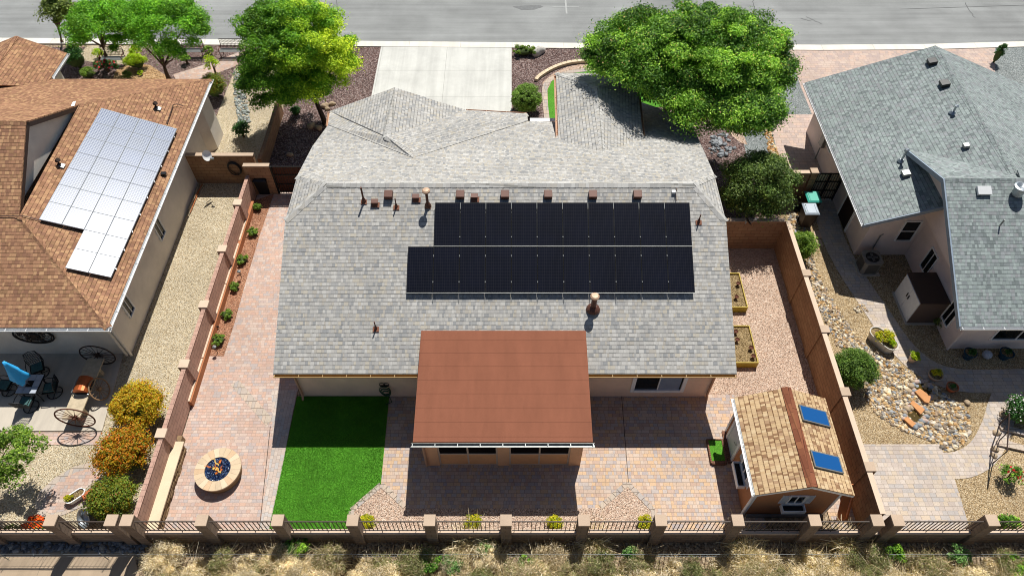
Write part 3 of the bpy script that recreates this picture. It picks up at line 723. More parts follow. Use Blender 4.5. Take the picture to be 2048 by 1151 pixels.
# conduit on the front slope down to the junction box by the panels
cb = MB(); cpz = Vector((0, 0, .05)); cb.tube([R(1310, 270, MF) + cpz, R(1326, 310, MF) + cpz, R(1349, 360, MF) + cpz, Vector((R(1349, 366, BK).x, 18.8, rz + .08)), R(1351, 385, BK) + cpz, R(1352, 404, BK) + cpz], .014, 6); cd = obj('conduit', cb, M['cable'], hs)
jb = MB(); jb.obox(R(1347, 386, BK) + Vector((0, 0, .06)), (.13, .12, .08)); obj('junction_box', jb, M['white'], cd)

# ---- our solar array on rails
sa = thing('solar_array', 'black all-dark solar array in two rows on the grey shingle roof', 'solar array', R(1120, 495, BK))
nrm = Vector((0, -BK[2], 1)).normalized(); lift = nrm * .16
PL = (BK[0] + .16 / nrm.z, 0, BK[2])
top0 = R(870, 405, PL); top1 = R(1384, 402.5, PL); midy = R(1100, 492, PL).y; boty = R(1100, 584.5, PL).y
xs0 = top0.x; wpan = (R(1385, 480, PL).x - R(869, 480, PL).x) / 10
rail = MB()
for row, (ya, yb2, n, xs) in enumerate(((midy + .015, top0.y, 10, xs0), (boty, midy - .015, 11, xs0 - wpan))):
    for i in range(n):
        x0 = xs + i * wpan + .008; x1 = xs + (i + 1) * wpan - .008
        q = [Vector((x0, ya, PL[0] + PL[2] * ya)), Vector((x1, ya, PL[0] + PL[2] * ya)), Vector((x1, yb2, PL[0] + PL[2] * yb2)), Vector((x0, yb2, PL[0] + PL[2] * yb2))]
        f = MB(); f.slab(q, .035); po = obj('solar_panel', f, M['black'], sa)
        c = sum(q, Vector()) / 4; g = MB(); g.face([c + (p - c) * .975 + nrm * .002 for p in q]); obj('cell_grid', g, M['pv_black'], po)
        for yy in ((ya * .77 + yb2 * .23), (ya * .2 + yb2 * .8)) if row else ((ya * .8 + yb2 * .2),):
            if i < n - 1 or True:
                rail.obox(Vector((x1 + .008, yy, PL[0] + PL[2] * yy)) + nrm * .012, (.03, .04, .02), 0, math.atan(BK[2]))
    for yy in ((ya * .77 + yb2 * .23), (ya * .2 + yb2 * .8)):
        z = PL[0] + PL[2] * yy - .07; rail.obox((xs + n * wpan / 2, yy, z), (n * wpan, .04, .04), 0, math.atan(BK[2]))
for yy, a, n in ((boty - .012, xs0 - wpan, 11), (midy, xs0, 10)):
    z = PL[0] + PL[2] * yy + .003; rail.box(a, a + n * wpan, yy - .006, yy + .006, z - .02, z)
for i in range(1, 11): 
    yy = top0.y - .1; x = xs0 + i * wpan
    if i < 10: rail.obox((x, yy, PL[0] + PL[2] * yy + .003), (.016, .2, .01), 0, math.atan(BK[2]))
    x = xs0 + (i - 1) * wpan; rail.obox((x, boty - .13, BK[0] + BK[2] * (boty - .13) + .06), (.012, .22, .02), 0, math.atan(BK[2]))
obj('rail', rail, M['steeld'], sa)

# ---- left neighbour
lh = thing('house', 'left neighbour house with brown shingle roof and white gutters', 'house', (-20, 21, 0))
SE = Vector((-14.6, 14.62, 2.9)); NE = G(417, 158, 2.9); NE.x = -14.72; tS = Vector((-18.62, 18.6, 4.5)); tN = Vector((-18.85, 25.3, 4.5)); gz = 6.28
gap = G(47, 238, gz); gap.x = -18.85; SWc = Vector((-34, 14.62, 2.9)); rdW = Vector((-34, 22.0, gz)); gap = Vector((-18.8, 21.95, gz))
nW = Vector((-23.4, NE.y, 2.9)); nWW = Vector((-34, NE.y, 2.9))
# where the upper gable edge meets
rl_ = MB(); rl_.slab([SE, NE, tN, tS], .06)
rl_.slab([SWc, SE, tS, Vector((-34, 18.6, 4.5))], .06)
rl_.slab([Vector((-34, 18.6, 4.5)), tS, gap, rdW], .06)
kz = Vector((-34, 25.3, 4.5))
rl_.slab([rdW, gap, tN, kz], .06); rl_.slab([kz, tN, NE, nWW], .06)
# garage wing
g0 = Vector((-24.7, 31.6, 3.95)); g1 = G(134, 106, 3.0); g2 = G(96, 163, 3.0); g2.x = g1.x
g0 = G(32, 72, 3.95); gS = Vector((g0.x, 27.5, 3.95)); gW = Vector((g0.x - 2.6, g1.y + .1, 3.0)); gWS = Vector((g0.x - 2.6, 27.5, 3.0))
rl_.slab([g0, g1, Vector((g1.x, 28.6, 3.0)), gS], .06); rl_.slab([g0, gS, gWS, gW], .06)
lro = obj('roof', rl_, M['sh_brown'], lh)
cp = Each('ridge_cap', M['sh_brown'], lro); caps(cp, SE, tS, .15, .07); caps(cp, NE, tN, .15, .07); caps(cp, rdW, gap, .15, .085); caps(cp, g0, gS, .14, .05)
fm = MB(); board(fm, gap + dz, tN + dz, .2, .04, (-1, 0, 0)); board(fm, gap + dz, tS + dz, .2, .04, (-1, 0, 0)); obj('rake_board', fm, M['fascia_d'], lh)
gt = Each('gutter', M['gutter'], lh); gutter(gt, SE + Vector((.004, 0, -.03)), NE + Vector((.004, 0, -.03)), (1, 0, 0), .13); gutter(gt, Vector((-34, 14.61, 2.87)), SE + Vector((.1, -.01, -.03)), (0, -1, 0), .13); gutter(gt, g1 + Vector((.004, 0, -.03)), Vector((g1.x + .004, 29.4, 2.97)), (1, 0, 0), .12)
wl2 = MB(); LX, LY = -15.2, 15.33
wl2.prism([(-34, LY), (LX, LY), (LX, 28.9), (-34, 28.9)], 0, 2.82)
wl2.prism([(-34, 28.85), (g1.x - .5, 28.85), (g1.x - .5, g1.y - .5), (-34, g1.y - .5)], 0, 2.8)
wl2.prism([(-15.2, 27.2), (-14.85, 27.6), (-14.85, 28.7), (-15.2, 28.7)], 0, 2.5)
v = [(-19.0, 18.9, 4.35), (-19.0, 25.0, 4.35), (-19.0, 21.95, 6.1)]; wl2.add(v + [(-19.2, p[1], p[2]) for p in v], [(0, 1, 2), (3, 5, 4), (0, 3, 4, 1), (1, 4, 5, 2), (2, 5, 3, 0)])
obj('wall', wl2, M['st_left'], lh)
for tn, bs_, lb_ in (((312, 429), (322, 484), 'northern side window'), ((247, 583), (262, 640), 'southern side window')):
    a = XP(*tn, LX); b = XP(*bs_, LX); zc = (max(a.z, b.z) + min(a.z, b.z)) / 2
    window(lh, 'E', LX, b.y, a.y, .95, 2.05, M['gutter'], .07, .05, 'v')
dp = MB(); dp.tube([(-14.7, 14.7, 2.8), (-15.12, 15.25, 2.55), (-15.12, 15.22, .1)], .05, 8); dp.tube([(-14.9, 14.75, 2.8), (-15.3, 15.22, 2.55), (-15.3, 15.22, .1)], .05, 8)
obj('downspout', dp, M['st_left'], lh)
ES = (SE.z - (tS.z - SE.z) / (tS.x - SE.x) * SE.x, (tS.z - SE.z) / (tS.x - SE.x), 0)
for x, y in ((312, 214), (118, 328)):
    p = R(x, y, ES); m = MB(); m.tube([p, p + Vector((0, 0, .16)), p + Vector((.08, 0, .23))], [.085, .085, .095], 12); vv = obj('roof_vent', m, M['rustdk'], lh); f = MB(); f.obox(p + Vector((.12, -.05, -.03)), (.2, .22, .012), 0, 0, -math.atan(ES[1])); obj('flashing', f, M['steeld'], vv)
p = R(328, 349, ES); obj('roof_vent', MB().obox(p + Vector((0, 0, .05)), (.2, .16, .1)), M['bin'], lh)
cb = MB(); l5 = Vector((0, 0, .06)); cb.tube([R(334, 250, ES) + l5, R(347, 212, ES) + l5, R(355, 210, ES) + l5, R(368, 214, ES) + l5], .018, 6); obj('conduit', cb, M['cable'], lh)
SS = (2.9 - (1.6 / 3.98) * 14.62, 0, 1.6 / 3.98)
cb = MB(); cb.tube([R(-40, 433, SS) + l5, R(30, 434, SS) + l5, tS + Vector((.2, -.1, .12)), R(45, 433, ES) + l5, R(112, 450, ES) + l5], .016, 6); obj('conduit', cb, M['cable'], lh)
f = MB(); q = [R(146, 205, ES), R(152, 203, ES), R(146, 222, ES), R(139, 220, ES)]; f.slab([p + Vector((0, 0, .02)) for p in q], .01); obj('flashing', f, M['steel'], lh)
# their solar array
ln_ = Vector((-ES[1], 0, 1)).normalized(); PE = (ES[0] + .14 / ln_.z, ES[1], 0)
c00 = R(205, 211, PE); c10 = R(352, 262, PE); c01 = R(85, 437, PE); c11b = R(238, 557, PE); c01b = R(140, 538, PE)
sx0 = c00.x; sx1 = c10.x; ys = (c00.y + c10.y) / 2 ; ye = (c11b.y + c01b.y) / 2
la = thing('solar_array', 'silver-framed solar array glaring on the brown roof', 'solar array', ((sx0 + sx1) / 2, (ys + ye) / 2, 3.6))
rows = 9; rh = (ys - ye) / rows; xm = (sx0 + sx1) / 2
def zE(x): return PE[0] + PE[1] * x
grid = MB()
for r_ in range(rows):
    ncol = 2
    cols_ = [(sx0, xm), (xm, sx1)] if r_ < 7 else [(R(165, 500, PE).x, sx1)]
    if r_ < 7: cols_ = [(sx0, (sx0 + xm) / 2), ((sx0 + xm) / 2, xm), (xm, (xm + sx1) / 2), ((xm + sx1) / 2, sx1)]
    else:
        xa = sx0 + (sx1 - sx0) * .5; cols_ = [(xa, (xa + sx1) / 2), ((xa + sx1) / 2, sx1)]
    for (xa, xb) in cols_:
        ya = ys - r_ * rh - .005; yb2 = ys - (r_ + 1) * rh + .005
        q = [Vector((xa + .008, yb2, zE(xa + .008))), Vector((xb - .008, yb2, zE(xb - .008))), Vector((xb - .008, ya, zE(xb - .008))), Vector((xa + .008, ya, zE(xa + .008)))]
        f = MB(); f.slab(q, .04); po = obj('solar_panel', f, M['frame_g'], la); c = sum(q, Vector()) / 4; g = MB(); g.face([c + (p - c) * .972 + ln_ * .003 for p in q]); obj('cell_grid', g, M['pv_grid'], po)
rail = MB()
for r_ in range(rows):
    y = ys - (r_ + .5) * rh; xa = sx0 if r_ < 7 else xm; rail.add([(xa, y - .02, zE(xa) - .06), (sx1, y - .02, zE(sx1) - .06), (sx1, y + .02, zE(sx1) - .06), (xa, y + .02, zE(xa) - .06), (xa, y - .02, zE(xa) - .1), (sx1, y - .02, zE(sx1) - .1), (sx1, y + .02, zE(sx1) - .1), (xa, y + .02, zE(xa) - .1)], [(0, 1, 2, 3), (7, 6, 5, 4), (0, 4, 5, 1), (2, 6, 7, 3)])
obj('rail', rail, M['alu'], la)

# ---- right neighbour
rh_ = thing('house', 'right neighbour house with grey-green shingle roof and pinkish walls', 'house', (20, 20, 0))
ez = 2.75; EX = 14.35
WS = (ez - .42 * EX, .42, 0)
a0 = R(1616, 165, WS); a0.x = EX; a0.z = ez; a0 = Vector((EX, G(1616, 165, ez).y, ez)); a1 = Vector((EX, G(1719, 448, ez).y, ez))
rgN = R(1878, 89, WS); rgS = R(2020, 345, WS); RX = (rgN.x + rgS.x) / 2; RZ = WS[0] + .42 * RX
rgN = Vector((RX, rgN.y, RZ)); 
wy = 14.78; wx = 16.35; s2z = 2.75
wr = G(1885, 352, 5.2); wr.x = wx + .1; wry = 19.9; wrz = 5.2
nx = R(1812, 299, WS) + Vector((0, 0, .06))
Eend = 34
rm = MB()
rm.slab([a1, a0, rgN, Vector((RX, wry, RZ)), R(1890, 411, WS)], .06)
# east slopes of the long wing
e_n = G(2048 + 120, 150, 2.8)
rm.slab([rgN, Vector((RX, wry, RZ)), Vector((RX + 6, wry, RZ - 2.4)), Vector((RX + 6, rgN.y - .1, RZ - 2.4))], .06)
# cross wing: ridge runs east
SS2 = Vector((wx, wy, s2z)); wrk = Vector((wx + .15, wry, wrz))
rm.slab([SS2, Vector((Eend, wy, s2z)), Vector((Eend, wry, wrz)), wrk], .06)
vN = Vector((RX + .3, wry + .35, RZ + .03))
rm.slab([wrk, Vector((RX + .5, wry, wrz)), vN, nx], .06)
rm.slab([Vector((RX - .2, wry, wrz)), Vector((Eend, wry, wrz)), Vector((Eend, wry + 3, wrz - 1.2)), Vector((RX, wry + .6, wrz - .1))], .06)
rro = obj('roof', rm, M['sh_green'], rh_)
cp = Each('ridge_cap', M['sh_green'], rro); caps(cp, rgN, Vector((RX, wry + .4, RZ)), .15, .07); caps(cp, wrk, Vector((Eend, wry, wrz)), .15, .085)
fm = MB(); ra = R(1890, 411, WS)
board(fm, wrk + dz * .1, SS2 + dz * .1, .2, .06, (-1, 0, 0)); board(fm, wrk + dz * .1, nx + dz * .1, .2, .06, (-1, 0, 0)); board(fm, a1 + dz * .1, ra + dz * .1, .18, .05, (0, -1, 0))
obj('rake_board', fm, M['fascia_b'], rh_)
gt = Each('gutter', M['gutter'], rh_); gutter(gt, a0 + Vector((-.004, 0, -.03)), a1 + Vector((-.004, 0, -.03)), (-1, 0, 0), .1); gutter(gt, SS2 + Vector((0, -.004, -.03)), Vector((Eend, wy - .004, s2z - .03)), (0, -1, 0), .12)
RWX = 15.2; wm = MB(); ywall = 20.55; xw2 = 17.45; yw2 = 15.6
wm.prism([(RWX, ywall), (xw2, ywall), (xw2, yw2), (Eend, yw2), (Eend, 28.9), (RWX, 28.9)], 0, 2.68)
v = [(wx + .75, 15.4, 2.6), (wx + .75, 22.2, 2.6), (wx + .75, 22.2, 4.0), (wx + .75, wry, 5.0), (wx + .75, 15.4, 2.95)]
wm.add(v + [(wx + .9, p[1], p[2]) for p in v], [(4, 3, 2, 1, 0), (5, 6, 7, 8, 9)] + [(i, (i + 1) % 5, 5 + (i + 1) % 5, 5 + i) for i in range(5)])
v = [(RWX, ywall, 2.6), (17.6, ywall, 2.6), (17.6, ywall, 4.0), (RWX, ywall, 3.0)]; wm.add(v + [(p[0], ywall + .15, p[2]) for p in v], [(0, 1, 2, 3), (7, 6, 5, 4), (0, 4, 5, 1), (2, 6, 7, 3), (3, 7, 4, 0), (1, 5, 6, 2)])
obj('wall', wm, M['st_right'], rh_)
a = YP(1803, 451, ywall); b = YP(1812, 490, ywall)
window(rh_, 'S', ywall, YP(1781, 490, ywall).x, YP(1814, 490, ywall).x, .95, 2.2, M['white'], .05, .05, 'h')
def wW(p, q, x, z0, z1, mull='v', fw=.05): window(rh_, 'W', x, XP(*p, x).y, XP(*q, x).y, z0, z1, M['white'], fw, .04, mull)
for tn, ts, bn_ in (((1866, 492), (1878, 517), (1841, 531)), ((1913, 594), (1921, 624), (1883, 632))):
    A1, A2, A3 = XP(*tn, xw2), XP(*ts, xw2), XP(*bn_, xw2); print('WIN', A1, A2, A3); window(rh_, 'W', xw2, A2.y, A1.y, A3.z, A1.z, M['white'], .05, .04, 'v')
wW((1652, 290), (1660, 312), RWX, 1.2, 2.0); wW((1704, 425), (1709, 446), RWX, 1.3, 1.9, None)
window(rh_, 'S', yw2, YP(1978, 678, yw2).x, YP(2080, 678, yw2).x, YP(1978, 678, yw2).z, YP(1978, 678, yw2).z + 1.1, M['white'], .05, .05, 'v')
dr = MB(); d0 = XP(1668, 410, RWX); dr.box(RWX - .03, RWX, 22.0, 23.0, .02, 2.05); d = obj('door', dr, M['rustdk'], rh_); df = MB(); df.box(RWX - .05, RWX, 21.9, 22.0, .02, 2.15); df.box(RWX - .05, RWX, 23.0, 23.1, .02, 2.15); obj('door_frame', df, M['white'], d)
dp = MB(); dp.tube([(16.6, wy + .1, 2.6), (xw2 - .02, yw2 - .07, 2.35), (xw2 - .02, yw2 - .07, .06)], .045, 8); obj('downspout', dp, M['st_right'], rh_)
mt_ = MB(); mt_.box(RWX - .18, RWX, 26.6, 27.0, .9, 1.6); mt_.tube([(RWX - .1, 26.8, .9), (RWX - .1, 26.8, 0)], .03); obj('electric_meter', mt_, M['steeld'], rh_)
def bv(px, py_, s, mat, h=.12):
    p = R(px, py_, WS); m = MB(); m.obox(p + Vector((0, 0, h / 2 + .03)), (s, s, h), 0, 0, -math.atan(.42) * .6); obj('roof_vent', m, M[mat], rh_, bevel=.01)
bv(1862, 127, .36, 'bin', .16); bv(1887, 171, .36, 'bin', .16); bv(1930, 295, .22, 'steeld', .14); bv(1810, 350, .3, 'steeld', .14)
for x, y, h in ((1905, 226, .35), (1802, 322, .6)):
    p = R(x, y, WS); m = MB(); m.tube([p, p + Vector((0, 0, h))], .045, 10); m.lathe(p + Vector((0, 0, h)), [(.09, 0), (.09, .04), (.02, .08)], 12); m.lathe(p, [(.16, 0), (.08, .1)], 12); obj('vent_pipe', m, M['steel'], rh_)
S2 = (s2z - (wrz - s2z) / (wry - wy) * wy, 0, (wrz - s2z) / (wry - wy))
p = R(1966, 384, S2); m = MB(); m.obox(p + Vector((0, 0, .08)), (.52, .34, .1), 0, math.atan(S2[2])); obj('roof_vent', m, M['gutter'], rh_, bevel=.01)
p = R(2033, 388, S2); m = MB(); m.lathe(p, [(.2, 0), (.2, .3), (.27, .33), (.27, .4), (.2, .42), (.05, .36)], 20); obj('roof_vent', m, M['steel'], rh_)
p = R(1999, 452, S2); m = MB(); m.tube([p, p + Vector((0, 0, .35))], .03, 8); obj('vent_pipe', m, M['steeld'], rh_)

# ---- shed
sh = thing('shed', 'tan garden shed with brown shingles and two blue skylights', 'shed', (9.3, 10.4, 0))
sxl, sxr, sy0, sy1 = 7.9, 10.68, 8.85, 12.0; rx, rzz = 9.33, 2.88
def zl(x): return 2.2 + (rzz - 2.2) * (x - 7.72) / (rx - 7.72)
el0 = Vector((7.72, 8.66, 2.2)); el1 = Vector((7.72, 12.15, 2.2)); er0 = Vector((10.9, 8.66, 2.15)); er1 = Vector((10.9, 12.15, 2.15)); t0_ = Vector((rx, 8.66, rzz)); t1_ = Vector((rx, 12.15, rzz))
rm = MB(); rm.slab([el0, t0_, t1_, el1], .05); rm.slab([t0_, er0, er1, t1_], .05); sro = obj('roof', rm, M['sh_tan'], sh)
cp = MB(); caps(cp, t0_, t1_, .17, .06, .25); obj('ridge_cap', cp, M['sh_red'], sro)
wm = MB(); prof = [(sxl, 0), (sxr, 0), (sxr, 2.18), (rx, 2.8), (sxl, 2.2)]
v = [(x, sy0, z) for x, z in prof] + [(x, sy1, z) for x, z in prof]; wm.add(v, [(0, 1, 2, 3, 4), (9, 8, 7, 6, 5)] + [((i + 1) % 5, i, 5 + i, 5 + (i + 1) % 5) for i in range(5)])
obj('wall', wm, M['st_shed'], sh)
for bb in ((sxl - .012, sxl + .068, sy0 - .02, sy0, 0, 2.1), (sxr - .068, sxr + .012, sy0 - .02, sy0, 0, 2.1), (sxl - .02, sxl, sy0, sy0 + .09, 0, 2.1), (sxl - .02, sxl, sy1 - .09, sy1, 0, 2.1)): obj('corner_trim', MB().box(*bb), M['white'], sh)
for qa, qb in ((el0, t0_), (t0_, er0)): tm = MB(); board(tm, qa + dz * .8, qb + dz * .8, .12, .02, (0, 1, 0)); obj('rake_board', tm, M['white'], sh)
gt = MB(); gutter(gt, el0 + Vector((-.004, 0, -.02)), el1 + Vector((-.004, 0, -.02)), (-1, 0, 0), .1); obj('gutter', gt, M['white'], sh)
dp = MB(); dp.tube([(7.66, 8.72, 2.1), (7.83, 8.8, 1.9), (7.83, 8.8, .08)], .04, 8); obj('downspout', dp, M['white'], sh)
RS = (2.15 + (rzz - 2.15) / (10.9 - rx) * 10.9, -(rzz - 2.15) / (10.9 - rx), 0); rsn = Vector((-RS[1], 0, 1)).normalized()
for quad in (((1597, 812), (1650, 822), (1657, 852), (1602, 843)), ((1618.5, 902.6), (1676, 912), (1683, 946), (1627, 935))):
    q = [R(*p, RS) for p in quad]; xa = (q[0].x + q[3].x) / 2; xb = (q[1].x + q[2].x) / 2; ya = (q[2].y + q[3].y) / 2; yb2 = (q[0].y + q[1].y) / 2
    q = [Vector((x, y, RS[0] + RS[1] * x)) + rsn * .07 for x, y in ((xa, ya), (xb, ya), (xb, yb2), (xa, yb2))]
    f = MB(); f.slab(q, .07); sk = obj('skylight', f, M['steeld'], sh); c = sum(q, Vector()) / 4; g = MB(); g.face([c + Vector(((p - c).x * .91, (p - c).y * .87, (p - c).z * .91)) + rsn * .003 for p in q]); obj('pane', g, M['sky_gl'], sk)
# door, windows, flower boxes
dm = MB(); dm.box(sxl - .03, sxl, 10.85, 11.62, .1, 1.95); dd = obj('door', dm, M['door_w'], sh)
df = MB(); df.box(sxl - .05, sxl, 10.74, 10.85, .08, 2.05); df.box(sxl - .05, sxl, 11.62, 11.73, .08, 2.05); df.box(sxl - .05, sxl, 10.85, 11.62, 1.95, 2.05); obj('door_frame', df, M['white'], dd)
hd = MB(); hd.tube([(sxl - .03, 10.95, 1.0), (sxl - .08, 10.95, 1.0), (sxl - .08, 11.05, 1.0)], .012, 6); obj('handle', hd, M['black'], dd)
def shedwin(face, at, a0, a1, z0, z1):
    window(sh, face, at, a0, a1, z0, z1, M['white'], .05, .04, 'v')
    for b0, b1 in ((a0 - .24, a0 - .02), (a1 + .02, a1 + .24)):
        s = MB()
        def bx(p0, p1, q0, q1, d0, d1):
            if face == 'S': s.box(p0, p1, at - d1, at - d0, q0, q1)
            else: s.box(at - d1, at - d0, p0, p1, q0, q1)
        bx(b0, b0 + .03, z0, z1, 0, .03); bx(b1 - .03, b1, z0, z1, 0, .03)
        k = 9
        for i in range(k): zz = z0 + (z1 - z0) * i / k; bx(b0 + .03, b1 - .03, zz, zz + (z1 - z0) / k * .62, .0, .022)
        obj('shutter', s, M['door_w'], sh)
    f = MB(); lo, hi = a0 - .1, a1 + .1; zz = z0 - .3
    def bx(p0, p1, q0, q1, d0, d1):
        if face == 'S': f.box(p0, p1, at - d1, at - d0, q0, q1)
        else: f.box(at - d1, at - d0, p0, p1, q0, q1)
    bx(lo, hi, zz, zz + .03, 0, .27); bx(lo, lo + .03, zz + .03, zz + .22, 0, .27); bx(hi - .03, hi, zz + .03, zz + .22, 0, .27); bx(lo + .03, hi - .03, zz + .03, zz + .22, .24, .27); bx(lo + .03, hi - .03, zz + .03, zz + .22, 0, .025)
    fb = obj('flower_box', f, M['white'], sh)
    f = MB(); bx(lo + .04, hi - .04, zz + .035, zz + .1, .03, .235); obj('soil', f, M['bin'], fb)
shedwin('S', sy0, 9.05, 9.62, 1.05, 1.7); shedwin('W', sxl, 9.55, 10.25, 1.05, 1.7)
skd = MB(); skd.box(sxl + .1, sxr - .1, sy0 - .12, sy0 - .03, 0, .12); obj('sill', skd, M['steeld'], sh)

# ------------------------------------------------------------------ walls, fences, gates
def pillars(parent, pts, w, h, mat, capm, oh=.03):
    for x, y in pts:
        p = obj('pillar', MB().box(x - w / 2, x + w / 2, y - w / 2, y + w / 2, 0, h), mat, parent)
        obj('pillar_cap', MB().box(x - w / 2 - oh, x + w / 2 + oh, y - w / 2 - oh, y + w / 2 + oh, h, h + .06), capm, p, bevel=.008)
wy0 = thing('garden_wall', 'long pinkish block wall between the left gravel yard and the fire pit paving', 'wall', (-12.25, 16, 0))
zt_ = 1.24
mb = MB(); mb.box(-12.30, -12.17, 8.2, 24.3, 0, zt_); obj('block_panel', mb, M['blk_l'], wy0)
mb = MB(); mb.box(-12.17, -12.05, 13.0, 23.6, 0, .34); obj('footing', mb, stucco('orange_footing', 'a9714f', .15), wy0)
mb = MB()
for a, b in ((13.02, 14.9), (14.95, 16.5), (16.75, 18.6), (18.65, 20.9), (21.1, 22.6)): mb.box(-12.17, -12.10, a, b, .342, .375)
obj('footing_cap', mb, M['cap_l'], wy0)
obj('wall_cap', MB().box(-12.32, -12.16, 8.2, 24.3, zt_, zt_ + .02), M['blk_l'], wy0)
ply = [R(x, y, (1.3, 0, 0)).y for x, y in ((467, 411), (432, 504), (395, 616), (352, 736), (304, 876))]
pillars(wy0, [(-12.27, y + .2) for y in ply], .36, 1.27, M['blk_l'], M['cap_l'], .0)
wr0 = thing('garden_wall', 'tall brown block wall between the shed yard and the right neighbour garden', 'wall', (11.85, 14, 0))
mb = MB(); mb.box(11.72, 11.86, 8.2, 20.9, 0, 1.78); obj('block_panel', mb, M['blk_s'], wr0)
obj('wall_cap', MB().box(11.70, 11.88, 8.2, 20.9, 1.78, 1.81), M['cap_l'], wr0)
ply = [G(x, y, 1.85).y for x, y in ((1604, 551), (1643, 664), (1684, 790), (1726, 941))]
pillars(wr0, [(11.84, y + .16) for y in ply], .34, 1.8, M['blk_s'], M['cap'], .0)
wq = thing('garden_wall', 'brown block wall closing the gravel side yard beneath the large green bush', 'wall', (9.8, 20.9, 0))
yq = 20.9
mb = MB(); mb.box(7.5, 11.72, yq, yq + .16, 0, 1.78); obj('block_panel', mb, M['blk_s'], wq); obj('wall_cap', MB().box(7.5, 11.70, yq - .02, yq + .18, 1.78, 1.8), M['cap'], wq)
pillars(wq, [(8.5, yq + .05)], .34, 1.7, M['blk_s'], M['blk_s'], 0)
# gate wall left of the house
yg = G(560, 350, 0).y; gw = thing('gate_wall', 'block wall with a dark iron gate beside the black wheeled bin', 'gate', (-10.5, 24.6, 0))
gy = 24.35
xg0 = G(543, 318, 1.7).x; xg1 = G(500, 318, 1.7).x
mb = MB(); mb.box(xg1 - .2, xg0, gy, gy + .18, 0, 1.75); obj('block_panel', mb, M['blk_s'], gw); obj('wall_cap', MB().box(xg1 - .2, xg0 + .01, gy - .02, gy + .2, 1.75, 1.79), M['cap'], gw)
def gate(parent, x0, x1, y, h, mat, infill):
    g = MB(); n = max(6, int(abs(x1 - x0) / .11))
    for z in (.12, h * .36, h * .7, h): g.box(x0, x1, y - .02, y + .02, z - .025, z + .025)
    for i in range(n + 1): x = x0 + (x1 - x0) * i / n; g.box(x - .012, x + .012, y - .033, y - .021, .05, h)
    for x in (x0, (x0 + x1) / 2, x1): g.box(x - .04, x + .04, y - .045, y + .025, .0, h + .03)
    go = obj('gate', g, mat, parent); obj('gate_infill', MB().box(x0 + .04, x1 - .04, y + .026, y + .034, .1, h - .05), infill, go)
gate(gw, xg0 + .05, -8.05, gy + .05, 1.7, M['black'], M['rust'])
# front part of the wall: low block wall curving to the street side
fw = thing('garden_wall', 'low block wall running to the street beside the big green tree', 'wall', (-11.6, 28, 0))
p = [G(518, 318, .85), G(533, 275, .85), G(548, 225, .85), G(556, 200, .85)]
mb = MB(); q = [Vector((a.x, a.y, 0)) for a in p]; L, Rr = offset_line(q, .18)
for i in range(3): mb.prism([(L[i].x, L[i].y), (Rr[i].x, Rr[i].y), (Rr[i + 1].x, Rr[i + 1].y), (L[i + 1].x, L[i + 1].y)], 0, .85)
obj('block_panel', mb, M['blk_s'], fw)
# left neighbour's cross wall
lw = thing('garden_wall', 'brown block wall across the left side yard with a dish and a hose hung on it', 'wall', (-13.7, 24.6, 0))
yl = YP(440, 340, 24.6).y; yl = 25.1
x0 = YP(387, 292, yl).x; x1 = YP(493, 292, yl).x
mb = MB(); mb.box(-15.2, x1 + .1, yl, yl + .17, 0, 1.72); obj('block_panel', mb, M['blk_s'], lw); obj('wall_cap', MB().box(-15.2, x1 + .12, yl - .02, yl + .19, 1.72, 1.76), M['cap'], lw)
hr = MB()
for i in range(4): hr.ring((YP(462, 320, yl - .06).x, yl - .05 - .025 * i, 1.0), .42 - .02 * i, .02, 'Y', 28, 6, .75)
tag(obj('garden_hose', hr, M['bin']), 'black garden hose coiled on the brown wall near the satellite dish', 'hose')
# right neighbour's gate wall
yr = 23.95; rw = thing('gate_wall', 'brown wall and iron gate across the right side yard behind the two bins', 'gate', (13.8, yr, 0))
xa = G(1588, 350, 1.7).x - .9; xb = G(1625, 350, 1.7).x
mb = MB(); mb.box(xa, xb, yr, yr + .17, 0, 1.7); obj('block_panel', mb, M['blk_s'], rw); obj('wall_cap', MB().box(xa, xb, yr - .02, yr + .19, 1.7, 1.74), M['cap_l'], rw)
pillars(rw, [(xb + .1, yr + .06)], .3, 1.78, M['blk_s'], M['cap'], .02)
gate(rw, xb + .3, RWX - .05, yr + .05, 1.65, M['black'], M['wood'])

# rear fence: low wall, iron railing, pillars
FY = 7.98; pz_ = 1.8
def fence(label, xs, x_end0, x_end1, loc, caps_w=.36, base_h=.78):
    f = thing('view_fence', label, 'fence', (loc, FY, 0))
    edges = sorted(xs)
    b = MB(); b.box(x_end0, x_end1, FY - .08, FY + .08, -.02, base_h); obj('base_wall', b, M['blk_f'], f)
    c = MB(); c.box(x_end0, x_end1, FY - .085, FY + .085, base_h, base_h + .03); obj('wall_cap', c, M['cap_l'], f)
    pillars(f, [(x, FY) for x in edges], .35, pz_, M['blk_f'], M['cap'], .01)
    stops = [x_end0] + edges + [x_end1]
    for i in range(len(stops) - 1):
        a, b2 = stops[i] + .19, stops[i + 1] - .19
        if b2 - a < .5: continue
        r = MB(); n = int((b2 - a) / .135)
        for z in (.93, 1.72): r.box(a, b2, FY - .018, FY + .018, z - .014, z + .014)
        for k in range(n): x = a + (b2 - a) * (k + .5) / n; r.box(x - .0095, x + .0095, FY - .0095, FY + .0095, base_h + .04 if k % 4 == 0 else .9, 1.70)
        obj('railing', r, M['iron'], f)
    return f
mx = [G(x, 1044, pz_).x for x in (403, 555, 705, 859, 1012, 1168, 1322, 1476, 1630)]
lc = G(253, 1044, pz_).x; rc = G(1755, 1044, pz_).x
fence('iron railing fence on a low block wall behind the central house yard', [lc] + mx + [rc], lc, rc, 0)
lx = [G(222, 1044, pz_).x, G(101, 1044, pz_).x]; lx += [lx[-1] - 2.45 * k for k in (1, 2)]
